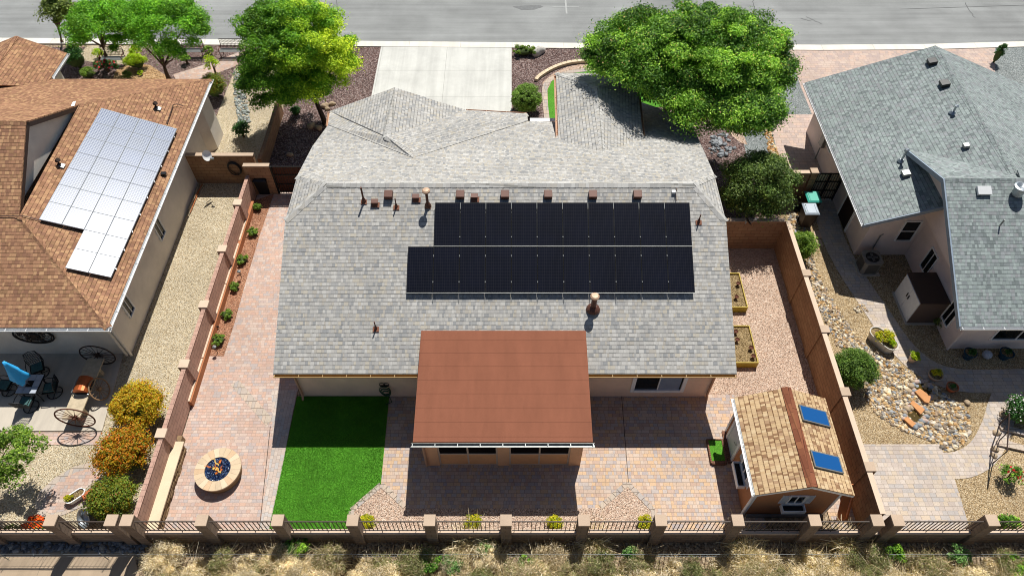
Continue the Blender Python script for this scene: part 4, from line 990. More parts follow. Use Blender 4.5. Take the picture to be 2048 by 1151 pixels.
fence('iron railing fence behind the left neighbour clay pot and wagon wheels', lx, lx[-1] - 1, lc - .2, -15)
rx_ = [G(1796, 1044, pz_).x, G(1985, 1044, pz_).x]; rx_ += [rx_[-1] + 2.6]
fence('iron railing fence behind the right neighbour paver patio', rx_, rc + .2, rx_[-1] + 1.2, 15)
# ------------------------------------------------------------------ trees, shrubs, rocks
def leaf_mesh(name, C, Nn, L, Wd, rnd, cl, mat, parent=None, tip=None, **kw):
    """many rhombic leaves: centres C, normals Nn, lengths L"""
    n = len(C); rg = np.random.default_rng(n + 7)
    a = rg.normal(size=(n, 3)); 
    if tip is not None: a = a * .5 + tip
    a -= (a * Nn).sum(1)[:, None] * Nn; a /= np.linalg.norm(a, axis=1)[:, None] + 1e-9
    b = np.cross(Nn, a)
    L = L[:, None]; Wd = Wd[:, None]
    V = np.stack([C - a * L, C - b * Wd + Nn * L * .12, C + a * L, C + b * Wd + Nn * L * .12], 1).reshape(-1, 3)
    return raw_mesh(name, V, n, 4, np.repeat(np.stack([rnd, cl], 1), 4, axis=0), mat, parent, **kw)
def raw_mesh(name, V, nf, k, UV, mat, parent=None, **kw):
    if parent: off = np.array(origin_of(parent))
    else: off = np.array([(V[:, 0].min() + V[:, 0].max()) / 2, (V[:, 1].min() + V[:, 1].max()) / 2, V[:, 2].min()])
    V = V - off
    me = bpy.data.meshes.new(name); me.vertices.add(len(V)); me.vertices.foreach_set('co', V.ravel())
    me.loops.add(nf * k); me.loops.foreach_set('vertex_index', np.arange(nf * k, dtype=np.int32))
    me.polygons.add(nf); me.polygons.foreach_set('loop_start', np.arange(0, nf * k, k, dtype=np.int32))
    me.update(calc_edges=True)
    u = me.uv_layers.new(name='UVMap'); u.data.foreach_set('uv', UV.ravel())
    me.materials.append(mat); o = bpy.data.objects.new(name, me); SC.collection.objects.link(o)
    if parent: o.parent = parent
    else: o.location = off; WL[o.name] = Vector(off)
    return tag(o, **kw) if kw else o
def unit(rg, n):
    a = rg.normal(size=(n, 3)); return a / np.linalg.norm(a, axis=1)[:, None]
def foliage(seed, c, r, ncl, nl, ls, crl, under=-.35, flat=.75, up=.35, inner=.5, wr=.45, ragged=.06):
    """clumps spread over an ellipsoid; leaves thick on each clump's outside"""
    rg = np.random.default_rng(seed); c = np.array(c, float); r = np.array(r, float)
    d = unit(rg, ncl * 4); d = d[d[:, 2] > under][:ncl]
    rad = rg.uniform(inner, 1, len(d)) ** .6
    cc = d * rad[:, None] * (r - crl * .7); cr = crl * rg.uniform(.5, 1.25, len(d)) * np.where(rg.random(len(d)) < .2, 1.35, 1)
    k = rg.integers(0, len(d), nl); dd = unit(rg, nl); dd[:, 2] = np.where(dd[:, 2] < -.3, -dd[:, 2], dd[:, 2])
    sp0 = rg.uniform(.4, 1.08, nl) ** .7 * np.where(rg.random(nl) < ragged, rg.uniform(1.0, 1.7, nl), 1)
    P = cc[k] + dd * (cr[k] * sp0)[:, None] * np.array([1, 1, flat])
    N = dd * .8 + unit(rg, nl) * .75 + np.array([0, 0, up]); N /= np.linalg.norm(N, axis=1)[:, None]
    rnd = np.clip(rg.normal(.5, .23, nl), 0.01, .99); clb = rg.uniform(0, 1, len(d))[k]
    L = ls * rg.uniform(.65, 1.3, nl)
    return c + P, N, L, L * wr, rnd, np.clip(clb * .7 + rg.uniform(0, .3, nl), 0, 1), c + cc
def branches(mb, base, targets, r0, rg, h0=.35):
    base = Vector(base); n = len(targets)
    top = Vector(base); ctr = sum((Vector(t) for t in targets), Vector()) / n
    fork = base.lerp(ctr, h0); fork.x = base.x + (ctr.x - base.x) * h0 * .6; fork.y = base.y + (ctr.y - base.y) * h0 * .6
    mid = base.lerp(fork, .5) + Vector((rg.uniform(-.08, .08), rg.uniform(-.08, .08), 0))
    mb.tube([base - Vector((0, 0, .1)), base + Vector((0, 0, .12)), mid, fork], [r0 * 1.5, r0 * 1.1, r0 * .9, r0 * .75], 9)
    for t in targets:
        t = Vector(t); m = fork.lerp(t, .5) + Vector((rg.uniform(-.25, .25), rg.uniform(-.25, .25), rg.uniform(.0, .35)))
        mb.tube([fork, fork.lerp(m, .5) + Vector((0, 0, .05)), m, t], [r0 * .55, r0 * .42, r0 * .3, r0 * .1], 6)
LF = {}
LF['bright'] = leafmat('bright_green_leaves', ['3d7a12', '5a9a1c', '7cb828', 'a0d038'], .22, vr=(.5, 1.65))
LF['twotone'] = leafmat('green_to_lime_leaves', ['3f7c12', '5c9c1c', '84be2a', 'a8d640'], .25, cols2=['74921a', '9eb222', 'c0cc2e', 'dade42'], vr=(.45, 1.7))
LF['lime'] = leafmat('lime_green_leaves', ['6c9a16', '93b41c', 'b6c824', 'd0d834'], .42)
LF['mid'] = leafmat('mid_green_leaves', ['2f5c16', '467a1e', '66962c', '8cb23e'], .2, cols2=['4a7a1c', '74a42c', '9cc03e', 'bcd65a'], vr=(.4, 1.75))
LF['olive'] = leafmat('olive_leaves', ['3b4f1c', '5a6f2a', '7a8a3c', '93a352'], .3)
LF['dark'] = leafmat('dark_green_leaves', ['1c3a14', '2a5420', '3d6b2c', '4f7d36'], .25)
LF['juniper'] = leafmat('juniper_leaves', ['30481c', '4a6628', '6c843a', '94a656'], .2, vr=(.5, 1.6))
LF['shrub'] = leafmat('shrub_leaves', ['40621c', '5c7f28', '7e9a38', 'a0b44e'], .33)
LF['clip'] = leafmat('clipped_shrub_leaves', ['4a6c22', '658a30', '86a846', 'a4c060'], .25)
LF['bushy'] = leafmat('olive_bush_leaves', ['34521a', '4c6c24', '688634', '8a9f48'], .28)
LF['yellow'] = leafmat('yellow_green_leaves', ['6b8a16', '96a41c', 'c8b81e', 'e0d030'], .35)
LF['orange'] = leafmat('orange_and_green_leaves', ['a06412', 'c08a1a', 'd0a824', 'b0a022', '84901e', 'c87c18'], .35)
LF['redor'] = leafmat('red_orange_leaves', ['b04a10', 'c86c14', 'c8901e', '94861c', '647818', 'd08a20'], .35)
LF['mixgr'] = leafmat('green_and_rust_leaves', ['8a5016', '8a7a1c', '5c701c', '68802a', '8a9434', '4c621c'], .33)
LF['bloom'] = leafmat('orange_flowers', ['b82408', 'd8400e', 'e85a18', 'f07a30'], .25)
LF['redbl'] = leafmat('red_flowers', ['a00c1c', 'c81428', 'd83a4c'], .25)
LF['pinkt'] = leafmat('pink_blossom', ['c8a060', 'd8b070', 'dca880'], .3)
LF['straw'] = leafmat('dry_straw', ['8f7d63', 'b09c7c', 'cfb98f', 'e2d0aa', 'eee2c8', 'c2ab85', 'a8a078'], .3)
LF['brush'] = leafmat('mixed_brush', ['74804c', '969864', 'a8987a', 'c8b498', 'e4d4ba', 'f4ead8', 'd8c2a2', 'a89880'], .36, vr=(.7, 1.8))
LF['olive2'] = leafmat('olive_brush', ['5a6a34', '7c8648', '9a9c60', 'b4b080'], .28)
LF['sage'] = leafmat('sage_green_brush', ['3f6a2c', '5c8a40', '7da05c', '9ab478'], .25)
LF['rose'] = leafmat('pale_flowers', ['c9b8c0', 'd8ccd2', 'b8a8b0'], .2)

def px_scale(px, py, z):            # metres per photo pixel across, at that point
    u, w, D = ray(px, py); return (CAMH - z) / D / FPX

def tree(label, cat, base, cpx, cpz, rx, ry, rz, ncl, nl, ls, crl, mat, bark='bark', r0=.13, name='tree', seed=1, extra=None, h0=.35, group=None, lobes=None, xb=0, **kw):
    c = G(cpx[0], cpx[1], cpz); t = thing(name, label, cat, (base[0], base[1], 0), group)
    rg = random.Random(seed); Cs = []; tg = []
    for q in (lobes or [(0, 0, 0, 1)]):
        cc = (c.x + q[0], c.y + q[1], c.z + q[2])
        f = foliage(seed + int(abs(q[0]) * 100), cc, (rx * q[3], ry * q[3], rz * q[3]), int(ncl * q[3] ** 2), int(nl * q[3] ** 2), ls, crl, **kw)
        Cs.append(f); cl = f[6]; tg += [tuple(cl[i]) for i in rg.sample(range(len(cl)), min(len(cl), 9 if not lobes else 6))]
    A_ = [np.concatenate([f[i] for f in Cs]) for i in range(6)]
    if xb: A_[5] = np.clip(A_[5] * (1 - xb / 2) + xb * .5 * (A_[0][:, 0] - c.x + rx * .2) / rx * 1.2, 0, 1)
    leaf_mesh('crown', A_[0], A_[1], A_[2], A_[3], A_[4], A_[5], mat, t)
    mb = MB(); branches(mb, (base[0], base[1], 0), tg, r0, rg, h0); obj('trunk', mb, M[bark], t, smooth=True)
    if extra:
        n, m, s, nm = extra; rgn = np.random.default_rng(seed + 5); k = rgn.integers(0, len(A_[0]), n); hi = A_[0][k] + A_[1][k] * .05
        leaf_mesh(nm, hi, A_[1][k], np.full(n, s), np.full(n, s * .8), rgn.uniform(0, 1, n), rgn.uniform(.4, 1, n), m, t)
    return t
def shrub(label, px, py, z, rad, mat, h=None, nl=2500, ls=.05, name='shrub', seed=3, ncl=26, group=None, core=True, cat='shrub', cl=None, under=-.2, extra=None, at=None, bark='bark'):
    """a bush whose middle shows at photo point px, py; rad in metres"""
    c = at or G(px, py, z); rx, ry = (rad, rad) if not isinstance(rad, tuple) else rad; h = h or z * 2
    t = thing(name, label, cat, (c.x, c.y, 0), group)
    f = foliage(seed, (c.x, c.y, h * .5), (rx, ry, h * .52), ncl, nl, ls, cl or min(rx, h / 2) * .42, under=under, flat=.9, inner=.75)
    leaf_mesh('leaves', *f[:6], mat, t)
    mb = MB(); rg = random.Random(seed)
    for k in range(7):
        i = rg.randrange(len(f[6])); mb.tube([(c.x + rg.uniform(-.05, .05), c.y + rg.uniform(-.05, .05), -.02), Vector((c.x, c.y, h * .3)).lerp(Vector(f[6][i]), .4), tuple(f[6][i])], [.025, .018, .006], 5)
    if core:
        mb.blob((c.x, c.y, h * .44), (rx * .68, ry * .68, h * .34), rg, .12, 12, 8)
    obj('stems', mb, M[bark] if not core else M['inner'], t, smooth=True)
    if extra:
        n, m, s, nm = extra; rgn = np.random.default_rng(seed + 5); k = rgn.integers(0, len(f[0]), n); hi = f[0][k] + f[1][k] * .04
        k2 = hi[:, 2] > h * .4; n = int(k2.sum()); leaf_mesh(nm, hi[k2], f[1][k][k2], np.full(n, s), np.full(n, s * .8), rgn.uniform(0, 1, n), rgn.uniform(.4, 1, n), m, t)
    return t
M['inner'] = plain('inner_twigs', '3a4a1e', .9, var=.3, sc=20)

# grass blades on the lawns
def blades(name, poly, n, z, h, mat, parent, seed=1):
    rg = np.random.default_rng(seed); xs = [p[0] for p in poly]; ys_ = [p[1] for p in poly]
    P = []
    while len(P) < n:
        x = rg.uniform(min(xs), max(xs)); y = rg.uniform(min(ys_), max(ys_))
        if inpoly(x, y, poly): P.append((x, y))
    P = np.array(P); n = len(P); a = rg.uniform(0, 6.28, n); w = .006 + rg.uniform(0, .006, n); hh = h * rg.uniform(.5, 1.2, n)
    ln = rg.normal(0, .012, (n, 2)); B = np.stack([P[:, 0], P[:, 1], np.full(n, z)], 1); dx = np.stack([np.cos(a) * w, np.sin(a) * w, np.zeros(n)], 1)
    top = B + np.stack([ln[:, 0], ln[:, 1], hh], 1); V = np.stack([B - dx, B + dx, top], 1).reshape(-1, 3)
    cl = np.clip(.5 + .35 * np.sin(P[:, 0] * 3.1 + np.sin(P[:, 1] * 2.3) * 2) * np.cos(P[:, 1] * 2.7) + rg.uniform(-.25, .25, n), 0, 1)
    return raw_mesh(name, V, n, 3, np.repeat(np.stack([rg.uniform(0, 1, n), cl], 1), 3, axis=0), mat, parent, kind='stuff', label='short green artificial turf blades on the back lawn', cat='grass')
blades('grass', lp, 60000, .03, .035, M['blade'], None)

# ---- trees
tree('bright lime-tinged street tree between the driveway and the left neighbour garden', 'tree', G(650, 246)[:2], (592, 92), 4.4, 2.95, 2.6, 2.55, 150, 80000, .052, .44, LF['twotone'], 'barkd', .13, seed=11, h0=.4, inner=.45, under=-.6, xb=.6, ragged=.22, flat=.65, lobes=[(0, .1, 0, 1), (0, .1, -.3, .62), (1.25, -.5, -.6, .6), (-1.15, -1.3, -1.0, .58), (.3, -1.5, -1.2, .5), (-1.5, .6, .6, .5)])
tree('large spreading tree with pale blossom clusters beside the entry roof', 'tree', G(1322, 240)[:2], (1388, 112), 5.6, 4.75, 3.2, 2.1, 260, 150000, .056, .5, LF['mid'], 'barkd', .2, seed=23, h0=.45, inner=.45, under=-.5, flat=.42, ragged=.25, extra=(3600, LF['pinkt'], .034, 'blossom'), lobes=[(0, .2, 0, 1), (.2, .3, .1, .6), (1.9, .7, -.2, .45), (2.6, -.3, -.6, .5), (-2.9, .3, -.1, .5), (1.1, -2.1, -1.0, .6), (-.5, -1.9, -.6, .45), (2.1, -1.7, -1.6, .4), (-2.0, 1.6, .3, .35), (1.9, -2.7, -.7, .42)])
tree('round-crowned bright green tree with a forked trunk above the mulch bed', 'tree', G(338, 158)[:2], (334, 60), 3.3, 2.3, 2.1, 1.9, 90, 62000, .05, .46, LF['bright'], 'bark', .11, seed=31, h0=.25, ragged=.2)
tree('second bright green tree left of the forked tree, crown over the kerb', 'tree', G(215, 122)[:2], (210, 54), 3.2, 2.2, 2.0, 1.7, 80, 55000, .05, .46, LF['bright'], 'bark', .1, seed=37, h0=.3, ragged=.2)
tree('sparse olive tree at the kerb, partly behind the bright green crown', 'tree', G(125, 85)[:2], (122, 28), 2.6, .95, .9, 1.5, 26, 5200, .07, .42, LF['olive'], 'bark', .07, seed=41, h0=.4)
tree('dense juniper-like evergreen growing above the brown side wall', 'tree', G(1508, 410)[:2], (1517, 374), 2.35, 1.85, 1.5, 1.75, 110, 42000, .05, .42, LF['juniper'], 'barkd', .12, seed=47, h0=.3, under=-.7, ragged=.2)
tree('small open tree with pale green leaves in the left corner by the clay pot', 'tree', G(-20, 1010)[:2], (18, 915), 2.1, 1.2, 1.2, .9, 40, 6500, .055, .3, LF['shrub'], 'bark', .07, seed=53, h0=.4)

# ---- shrubs: ours
t = shrub('clipped round green shrub beside the entry path', 1053, 196, .78, .84, LF['clip'], 1.5, 26000, .024, seed=61, ncl=260, cl=.12, under=-.6)
shrub('low spreading green juniper beside the white boulder by the kerb', 1049, 103, .2, (.82, .46), LF['shrub'], .5, 5000, .03, seed=62)
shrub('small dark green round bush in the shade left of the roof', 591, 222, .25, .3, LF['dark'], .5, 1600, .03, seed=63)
shrub('spiky dark green grass clump behind the lime tree at the kerb', 696, 92, .45, .42, LF['dark'], 1.1, 2600, .06, seed=64)
pts = [(515, 415), (506, 464), (484, 520), (469, 574), (453, 629), (437, 680)]
nm = ['topmost', 'second', 'third', 'fourth', 'fifth', 'lowest']
p0_ = None
for i, (x, y) in enumerate(pts):
    c = G(x, y, .15); lab = f'{nm[i]} of the six small green shrubs in the red gravel strip'
    shrub(lab, 0, 0, .15, .27 + .03 * ((i * 7) % 3 - 1), LF['shrub'], .34, 1100, .03, seed=70 + i, group='small shrubs along the pink block wall', at=c, ncl=14)
for i, (x, y, l) in enumerate(((733, 1046, 'leftmost'), (946, 1045, 'second'), (1111, 1046, 'third'), (1292, 1047, 'rightmost'))):
    shrub(f'{l} of the four yellow-green bushes in the gravel behind the railing', x, y, .22, .31, LF['yellow'], .5, 1300, .035, seed=80 + i, group='yellow-green bushes along the rear railing')
# ---- left neighbour
shrub('orange and yellow leaved hedge bush nearest the patio', 277, 815, .75, (1.0, .95), LF['orange'], 1.6, 15000, .045, seed=90, ncl=60, cl=.3)
shrub('deep red-orange hedge bush, middle of the three by the pink wall', 248, 908, .75, (.98, .92), LF['redor'], 1.55, 14000, .045, seed=91, ncl=60, cl=.3)
shrub('green and rust hedge bush closest to the rear fence', 228, 998, .65, (.85, .75), LF['mixgr'], 1.35, 12000, .045, seed=92, ncl=50, cl=.28)
shrub('round bush with yellowing top at the corner of the brown roof', 428, 172, .7, .62, LF['mixgr'], 1.4, 7000, .04, seed=93, ncl=40)
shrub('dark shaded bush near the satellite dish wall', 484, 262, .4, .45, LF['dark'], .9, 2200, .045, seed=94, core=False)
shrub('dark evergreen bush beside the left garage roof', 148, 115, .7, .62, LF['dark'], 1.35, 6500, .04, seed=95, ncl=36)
shrub('bright yellow-green globe bush below the forked tree', 271, 124, .4, (.68, .5), LF['lime'], .85, 5000, .035, seed=96, ncl=30)
shrub('small green bush in front of the rose patch', 175, 146, .3, .42, LF['shrub'], .6, 2600, .03, seed=97)
shrub('red-flowering rose bush between the small bushes', 212, 133, .35, (.75, .45), LF['dark'], .7, 2400, .04, seed=98, core=False, extra=(60, LF['redbl'], .07, 'flowers'))
shrub('tiny grassy clump on the orange gravel', 253, 152, .2, .3, LF['olive'], .45, 1000, .04, seed=99, core=False)
shrub('tiny low lime plant on the orange gravel', 281, 146, .1, .22, LF['lime'], .2, 600, .03, seed=100, core=False)
shrub('wispy yellow-green plant beside the front path', 425, 132, .5, (.45, .4), LF['lime'], 1.1, 800, .045, seed=101, core=False)
shrub('small green tuft in the mulch right of the forked trunk', 372, 120, .25, .26, LF['mid'], .6, 900, .04, seed=102, core=False)
shrub('small yellowish plant near the mesh bench', 415, 102, .25, .36, LF['shrub'], .5, 900, .04, seed=103, core=False)
shrub('thin yellow-green grass clump left of the globe bush', 196, 108, .3, .35, LF['lime'], .6, 600, .05, seed=104, core=False)
shrub('yellow grass clump behind the globe bush', 272, 106, .3, .38, LF['lime'], .7, 900, .05, seed=105, core=False)
t = shrub('orange-flowering plant by the left fence railing', 70, 1048, .2, (.4, .28), LF['mid'], .45, 900, .035, seed=106, extra=(900, LF['bloom'], .035, 'flowers'), core=False)
shrub('low pale green plant left of the orange flowers', 25, 1060, .12, (.35, .2), LF['shrub'], .28, 600, .035, seed=107, core=False)
# ---- right neighbour
shrub('leafy green bush leaning over the brown wall by the bins', 1604, 493, .7, (.62, .7), LF['shrub'], 1.5, 6500, .04, seed=110, ncl=34)
shrub('dense round green bush between the wall and the river rocks', 1707, 740, .75, .86, LF['bushy'], 1.55, 17000, .035, seed=111, ncl=90, cl=.24)
shrub('small cone-shaped conifer in the grey front gravel', 1996, 110, .5, .26, LF['dark'], 1.25, 2600, .03, seed=112, cat='conifer')
shrub('rose bush with one red flower in the brown gravel', 2020, 950, .35, (.42, .38), LF['mid'], .75, 900, .04, seed=113, core=False, extra=(14, LF['redbl'], .06, 'flowers'))
shrub('pale-flowering bush at the right edge beside the stepping stones', 2044, 822, .5, .62, LF['dark'], 1.0, 4000, .04, seed=114, extra=(350, LF['rose'], .035, 'flowers'))
shrub('feathery green plant behind the right railing', 2015, 1045, .25, (.5, .25), LF['mid'], .55, 900, .05, seed=115, core=False)
shrub('small dry grey shrub at the foot of the right house wall', 1880, 645, .25, .28, LF['olive'], .5, 500, .03, seed=116, core=False)

# ---- rocks
def rockfield(name, poly, n, s0, s1, cols, seed, label, z=0.0):
    rg = np.random.default_rng(seed); rnd = random.Random(seed); xs = [p[0] for p in poly]; ys_ = [p[1] for p in poly]
    import itertools
    V0 = []; F0 = []
    t_ = MB(); t_.blob((0, 0, 0), (1, 1, 1), rnd, .12, 7, 4); V0 = np.array(t_.V); F0 = t_.F
    # triangulated / quad mixed: split quads
    tri = []
    for f in F0:
        tri.append(f[:3])
        if len(f) == 4: tri.append((f[0], f[2], f[3]))
    tri = np.array(tri)
    Vs = []; UV = []; c = 0
    while c < n:
        x = rg.uniform(min(xs), max(xs)); y = rg.uniform(min(ys_), max(ys_))
        if not inpoly(x, y, poly): continue
        c += 1; s = rg.uniform(s0, s1) if rg.random() > .12 else s1 * 1.4; sc = np.array([s * rg.uniform(.8, 1.4), s * rg.uniform(.6, 1.0), s * rg.uniform(.4, .7)])
        a = rg.uniform(0, 6.28); ca, sa_ = math.cos(a), math.sin(a); j = V0 * (1 + rg.normal(0, .1, V0.shape)) * sc
        v = np.stack([j[:, 0] * ca - j[:, 1] * sa_ + x, j[:, 0] * sa_ + j[:, 1] * ca + y, j[:, 2] + z + sc[2] * .5], 1)
        Vs.append(v[tri].reshape(-1, 3)); UV.append(np.tile([rg.random(), rg.random()], (len(tri) * 3, 1)))
    V = np.concatenate(Vs); U = np.concatenate(UV)
    t = T(name + '_stone'); sp = t.n('SeparateXYZ', {0: t.uv()}); cc = t.ramp(sp.outputs[0], even(cols), 'CONSTANT'); cc = t.mix(1.0, cc, t.ramp(sp.outputs[1], [(0, .72), (1, 1.2)]), 'MULTIPLY'); nz = t.noise(t.ob(), 22, 3); cc = t.mix(1.0, cc, t.ramp(nz, [(.3, .8), (.7, 1.15)]), 'MULTIPLY'); mm = t.out(cc, .8, spec=.3)
    return raw_mesh(name, V, len(V) // 3, 3, U, mm, None, kind='stuff', label=label, cat='river rock')
RC = ['b59568', 'c9b592', '8c7a66', 'a98556', 'd6c9b0', '96908a', 'c0a073', '7d7468', 'bfb3a3', 'a58e74', 'd0bfa0', '8a8f94']
bed = [(1575, 418), (1600, 424), (1612, 470), (1625, 520), (1640, 560), (1672, 610), (1700, 655), (1733, 695), (1765, 712), (1790, 725), (1820, 745), (1860, 762), (1900, 795), (1938, 822), (1940, 862), (1925, 893), (1893, 903), (1872, 885), (1835, 872), (1790, 852), (1752, 828), (1732, 800), (1735, 770), (1700, 700), (1672, 690), (1655, 650), (1625, 590), (1612, 540), (1590, 500), (1580, 460)]
rockfield('river_rocks', [G(*q)[:2] for q in bed], 4600, .03, .062, RC, 5, 'tan and grey river rocks filling the winding dry stream bed')
rockfield('rock_strip', [G(*q)[:2] for q in ((1523, 228), (1535, 228), (1545, 280), (1560, 320), (1572, 350), (1558, 352), (1540, 310), (1530, 270))], 340, .04, .07, ['b98a55', 'c9a878', 'd8c8a8', 'a07848'], 6, 'orange-tan river rocks edging the right side paving')
rockfield('rock_strip', [G(*q)[:2] for q in ((468, 140), (484, 140), (494, 200), (500, 250), (478, 258), (470, 200))], 420, .05, .08, ['8f9490', 'a8aca6', '7a7f7c', 'b5a893', '98a09a'], 8, 'grey-green river rocks in a strip beside the lime tree')
rockfield('fence_foot_stones', [G(*q)[:2] for q in ((-60, 1084), (290, 1084), (290, 1104), (-60, 1104))], 330, .04, .08, ['6a6e74', '84868a', '565a60', '9a968e'], 9, 'grey stones along the outer foot of the left fence')
rockfield('rock_pile', [G(*q)[:2] for q in ((1706, 618), (1725, 608), (1738, 620), (1722, 628))], 26, .04, .06, RC, 12, 'small heap of grey stones between the stream bed and the path')
rockfield('shaded_rocks', [G(*q)[:2] for q in ((1420, 270), (1450, 262), (1470, 300), (1440, 320), (1415, 300))], 70, .07, .12, ['7a7f84', '94979a', '686c70'], 13, 'grey boulders in the shade under the big tree')
rg0 = random.Random(4)
def rock(label, px, py, r, mat, rz=0, z=None, name='boulder', cat='boulder', group=None, jit=.2):
    c = G(px, py, r[2] * .4); mb = MB(); mb.blob((c.x, c.y, r[2] * .45), r, rg0, jit, 12, 8, rz)
    return tag(obj(name, mb, M[mat], smooth=True), label, cat, group)
rock('white boulder beside the low juniper at the kerb', 1077, 104, (.42, .28, .3), 'rock_w', .7)
for x, y, s, l in ((650, 212, .22, 'pale boulder at the left edge of the garage roof'), (664, 208, .18, 'small boulder touching the garage roof edge'), (655, 218, .15, 'smallest of the boulders at the garage roof edge'), (623, 252, .24, 'boulder left of the lime tree trunk in the shade'), (637, 256, .2, 'boulder against the eave below the lime tree trunk'), (580, 310, .17, 'tan rock just behind the iron gate'), (722, 118, .14, 'grey-blue stone beside the spiky grass clump')):
    rock(l, x, y, (s, s * .8, s * .7), 'rock_t')
for x, y, s, l in ((1916, 962 - 130, .12, 'tan stone at the edge of the branch path nearest the house'), (2006, 828, .16, 'pale rock beside the rusty trellis top'), (1993, 865, .15, 'pale rock between the two stepping slabs'), (1990, 897, .15, 'pale rock below the lower stepping slab'), (1988, 910, .13, 'pale rock nearest the trellis foot'), (1934, 804, .14, 'flat tan rock beside the path fork')):
    rock(l, x, y, (s, s * .8, s * .6), 'rock_t')

# ---- dry brush outside the fence
def stems(name, spots, mat, per, h, w, seed, parent=None, curl=.5, **kw):
    rg = np.random.default_rng(seed); Vs = []; UV = []
    for (x, y, r, hh, tone) in spots:
        n = int(per * (r / .4) ** 1.5); d = unit(rg, n); d[:, 2] = np.abs(d[:, 2]) * .8 + .12
        b = np.stack([x + rg.normal(0, r * .28, n), y + rg.normal(0, r * .28, n), np.zeros(n) + rg.uniform(0, hh * .25, n)], 1)
        L = hh * rg.uniform(.45, 1.15, n); k = unit(rg, n) * curl * .35; s = np.cross(d, unit(rg, n)); s /= np.linalg.norm(s, axis=1)[:, None] + 1e-6; s *= w * rg.uniform(.5, 1.3, n)[:, None]
        m = b + d * (L * .55)[:, None]; tp = m + (d + k) * (L * .5)[:, None] * np.array([1, 1, .7])
        q = np.stack([b - s, b + s, m + s * .8, m - s * .8], 1); q2 = np.stack([m - s * .8, m + s * .8, tp + s * .25, tp - s * .25], 1)
        Vs += [q.reshape(-1, 3), q2.reshape(-1, 3)]; u = np.clip(rg.normal(tone, .18, n), .01, .99); c_ = rg.uniform(0, 1, n)
        UV += [np.repeat(np.stack([u, c_], 1), 4, axis=0)] * 2
    V = np.concatenate(Vs); U = np.concatenate(UV)
    return raw_mesh(name, V, len(V) // 4, 4, U, mat, parent, **kw)
rg1 = random.Random(17); sp_ = []
x = -11.6
for row, (y0, y1) in enumerate(((6.95, 7.25), (6.35, 6.75), (5.7, 6.1), (5.0, 5.4))):
    x = -11.4 + row * .3
    while x < 19:
        r_ = rg1.choice((.22, .35, .5, .68)) * rg1.uniform(.85, 1.15); sp_.append((x, rg1.uniform(y0, y1), r_, r_ * rg1.uniform(1.2, 1.7) * (1 if row else .75), rg1.uniform(.05, .95))); x += r_ * rg1.uniform(1.1, 2.0)
bq = []; rgb = np.random.default_rng(44)
for (x_, y_, r_, h_, tn_) in sp_:
    f = foliage(int(x_ * 97 + y_ * 31) % 9973 + 1, (x_, y_, h_ * .42), (r_, r_ * .85, h_ * .5), 16, int(1500 * (r_ / .4) ** 2), .05, r_ * .38, under=-.3, inner=.6, wr=.13, up=.1)
    bq.append(f[:4] + (np.clip(rgb.normal(tn_, .16, len(f[0])), .01, .99), f[5]))
A_ = [np.concatenate([f[i] for f in bq]) for i in range(6)]
leaf_mesh('brush_mounds', *A_, LF['brush'], None, kind='stuff', label='rounded grey-olive and beige brush mounds outside the rear fence', cat='brush')
stems('dry_brush', sp_, LF['straw'], 170, .5, .008, 3, kind='stuff', label='tangled straw-coloured dry brush along the outside of the rear fence', cat='dry brush', curl=1.2)
x = -11.3; sp2 = []
while x < 19: sp2.append((x, rg1.uniform(5.4, 7.2), rg1.uniform(.2, .35), .4, rg1.uniform(.3, .8))); x += rg1.uniform(.35, 1.1)
stems('weeds', sp2, LF['olive2'], 160, .4, .012, 4, kind='stuff', label='thin green weeds mixed through the dry brush', cat='weeds', curl=.8)
for i, (px_, py_, r, l) in enumerate(((597, 1088, .42, 'bright green bush in the brush below the lawn'), (573, 1100, .28, 'small green weed left of the bright green bush'), (862, 1125, .45, 'green bush in the brush below the second yellow bush'), (905, 1130, .35, 'sage green bush right of the dark gap in the brush'), (1060, 1138, .5, 'feathery pale green bush at the bottom edge'), (1262, 1108, .28, 'dark green tuft below the triangular gravel bed'), (1788, 1107, .32, 'round green bush outside the fence below the right patio'), (1915, 1110, .42, 'soft green bush outside the right fence'), (2030, 1135, .45, 'green bush in the bottom right corner'), (970, 1095, .3, 'olive weed clump against the rear wall'))):
    c = G(px_, py_, .25)
    shrub(l, 0, 0, .25, r, LF['sage'] if i % 2 else LF['mid'], .55, 1500, .035, seed=130 + i, at=c, core=False, name='bush', cat='bush', ncl=18)
for i, (px_, py_, l) in enumerate(((940, 1080, 'tall pale dry bush rising against the wall left of the middle pillar'), (1485, 1085, 'tall bare dry bush below the shed corner'), (1695, 1085, 'spreading bare dry bush below the shed window'), (1185, 1080, 'bare twiggy bush by the wire strands in the middle'), (1500, 1120, 'grey leafless tumbleweed near the bottom edge'))):
    c = G(px_, py_, .3); stems('dry_bush', [(c.x, c.y, .45, .8, .7)], LF['straw'], 420, .8, .012, 60 + i, label=l, cat='dry bush', curl=1.0)
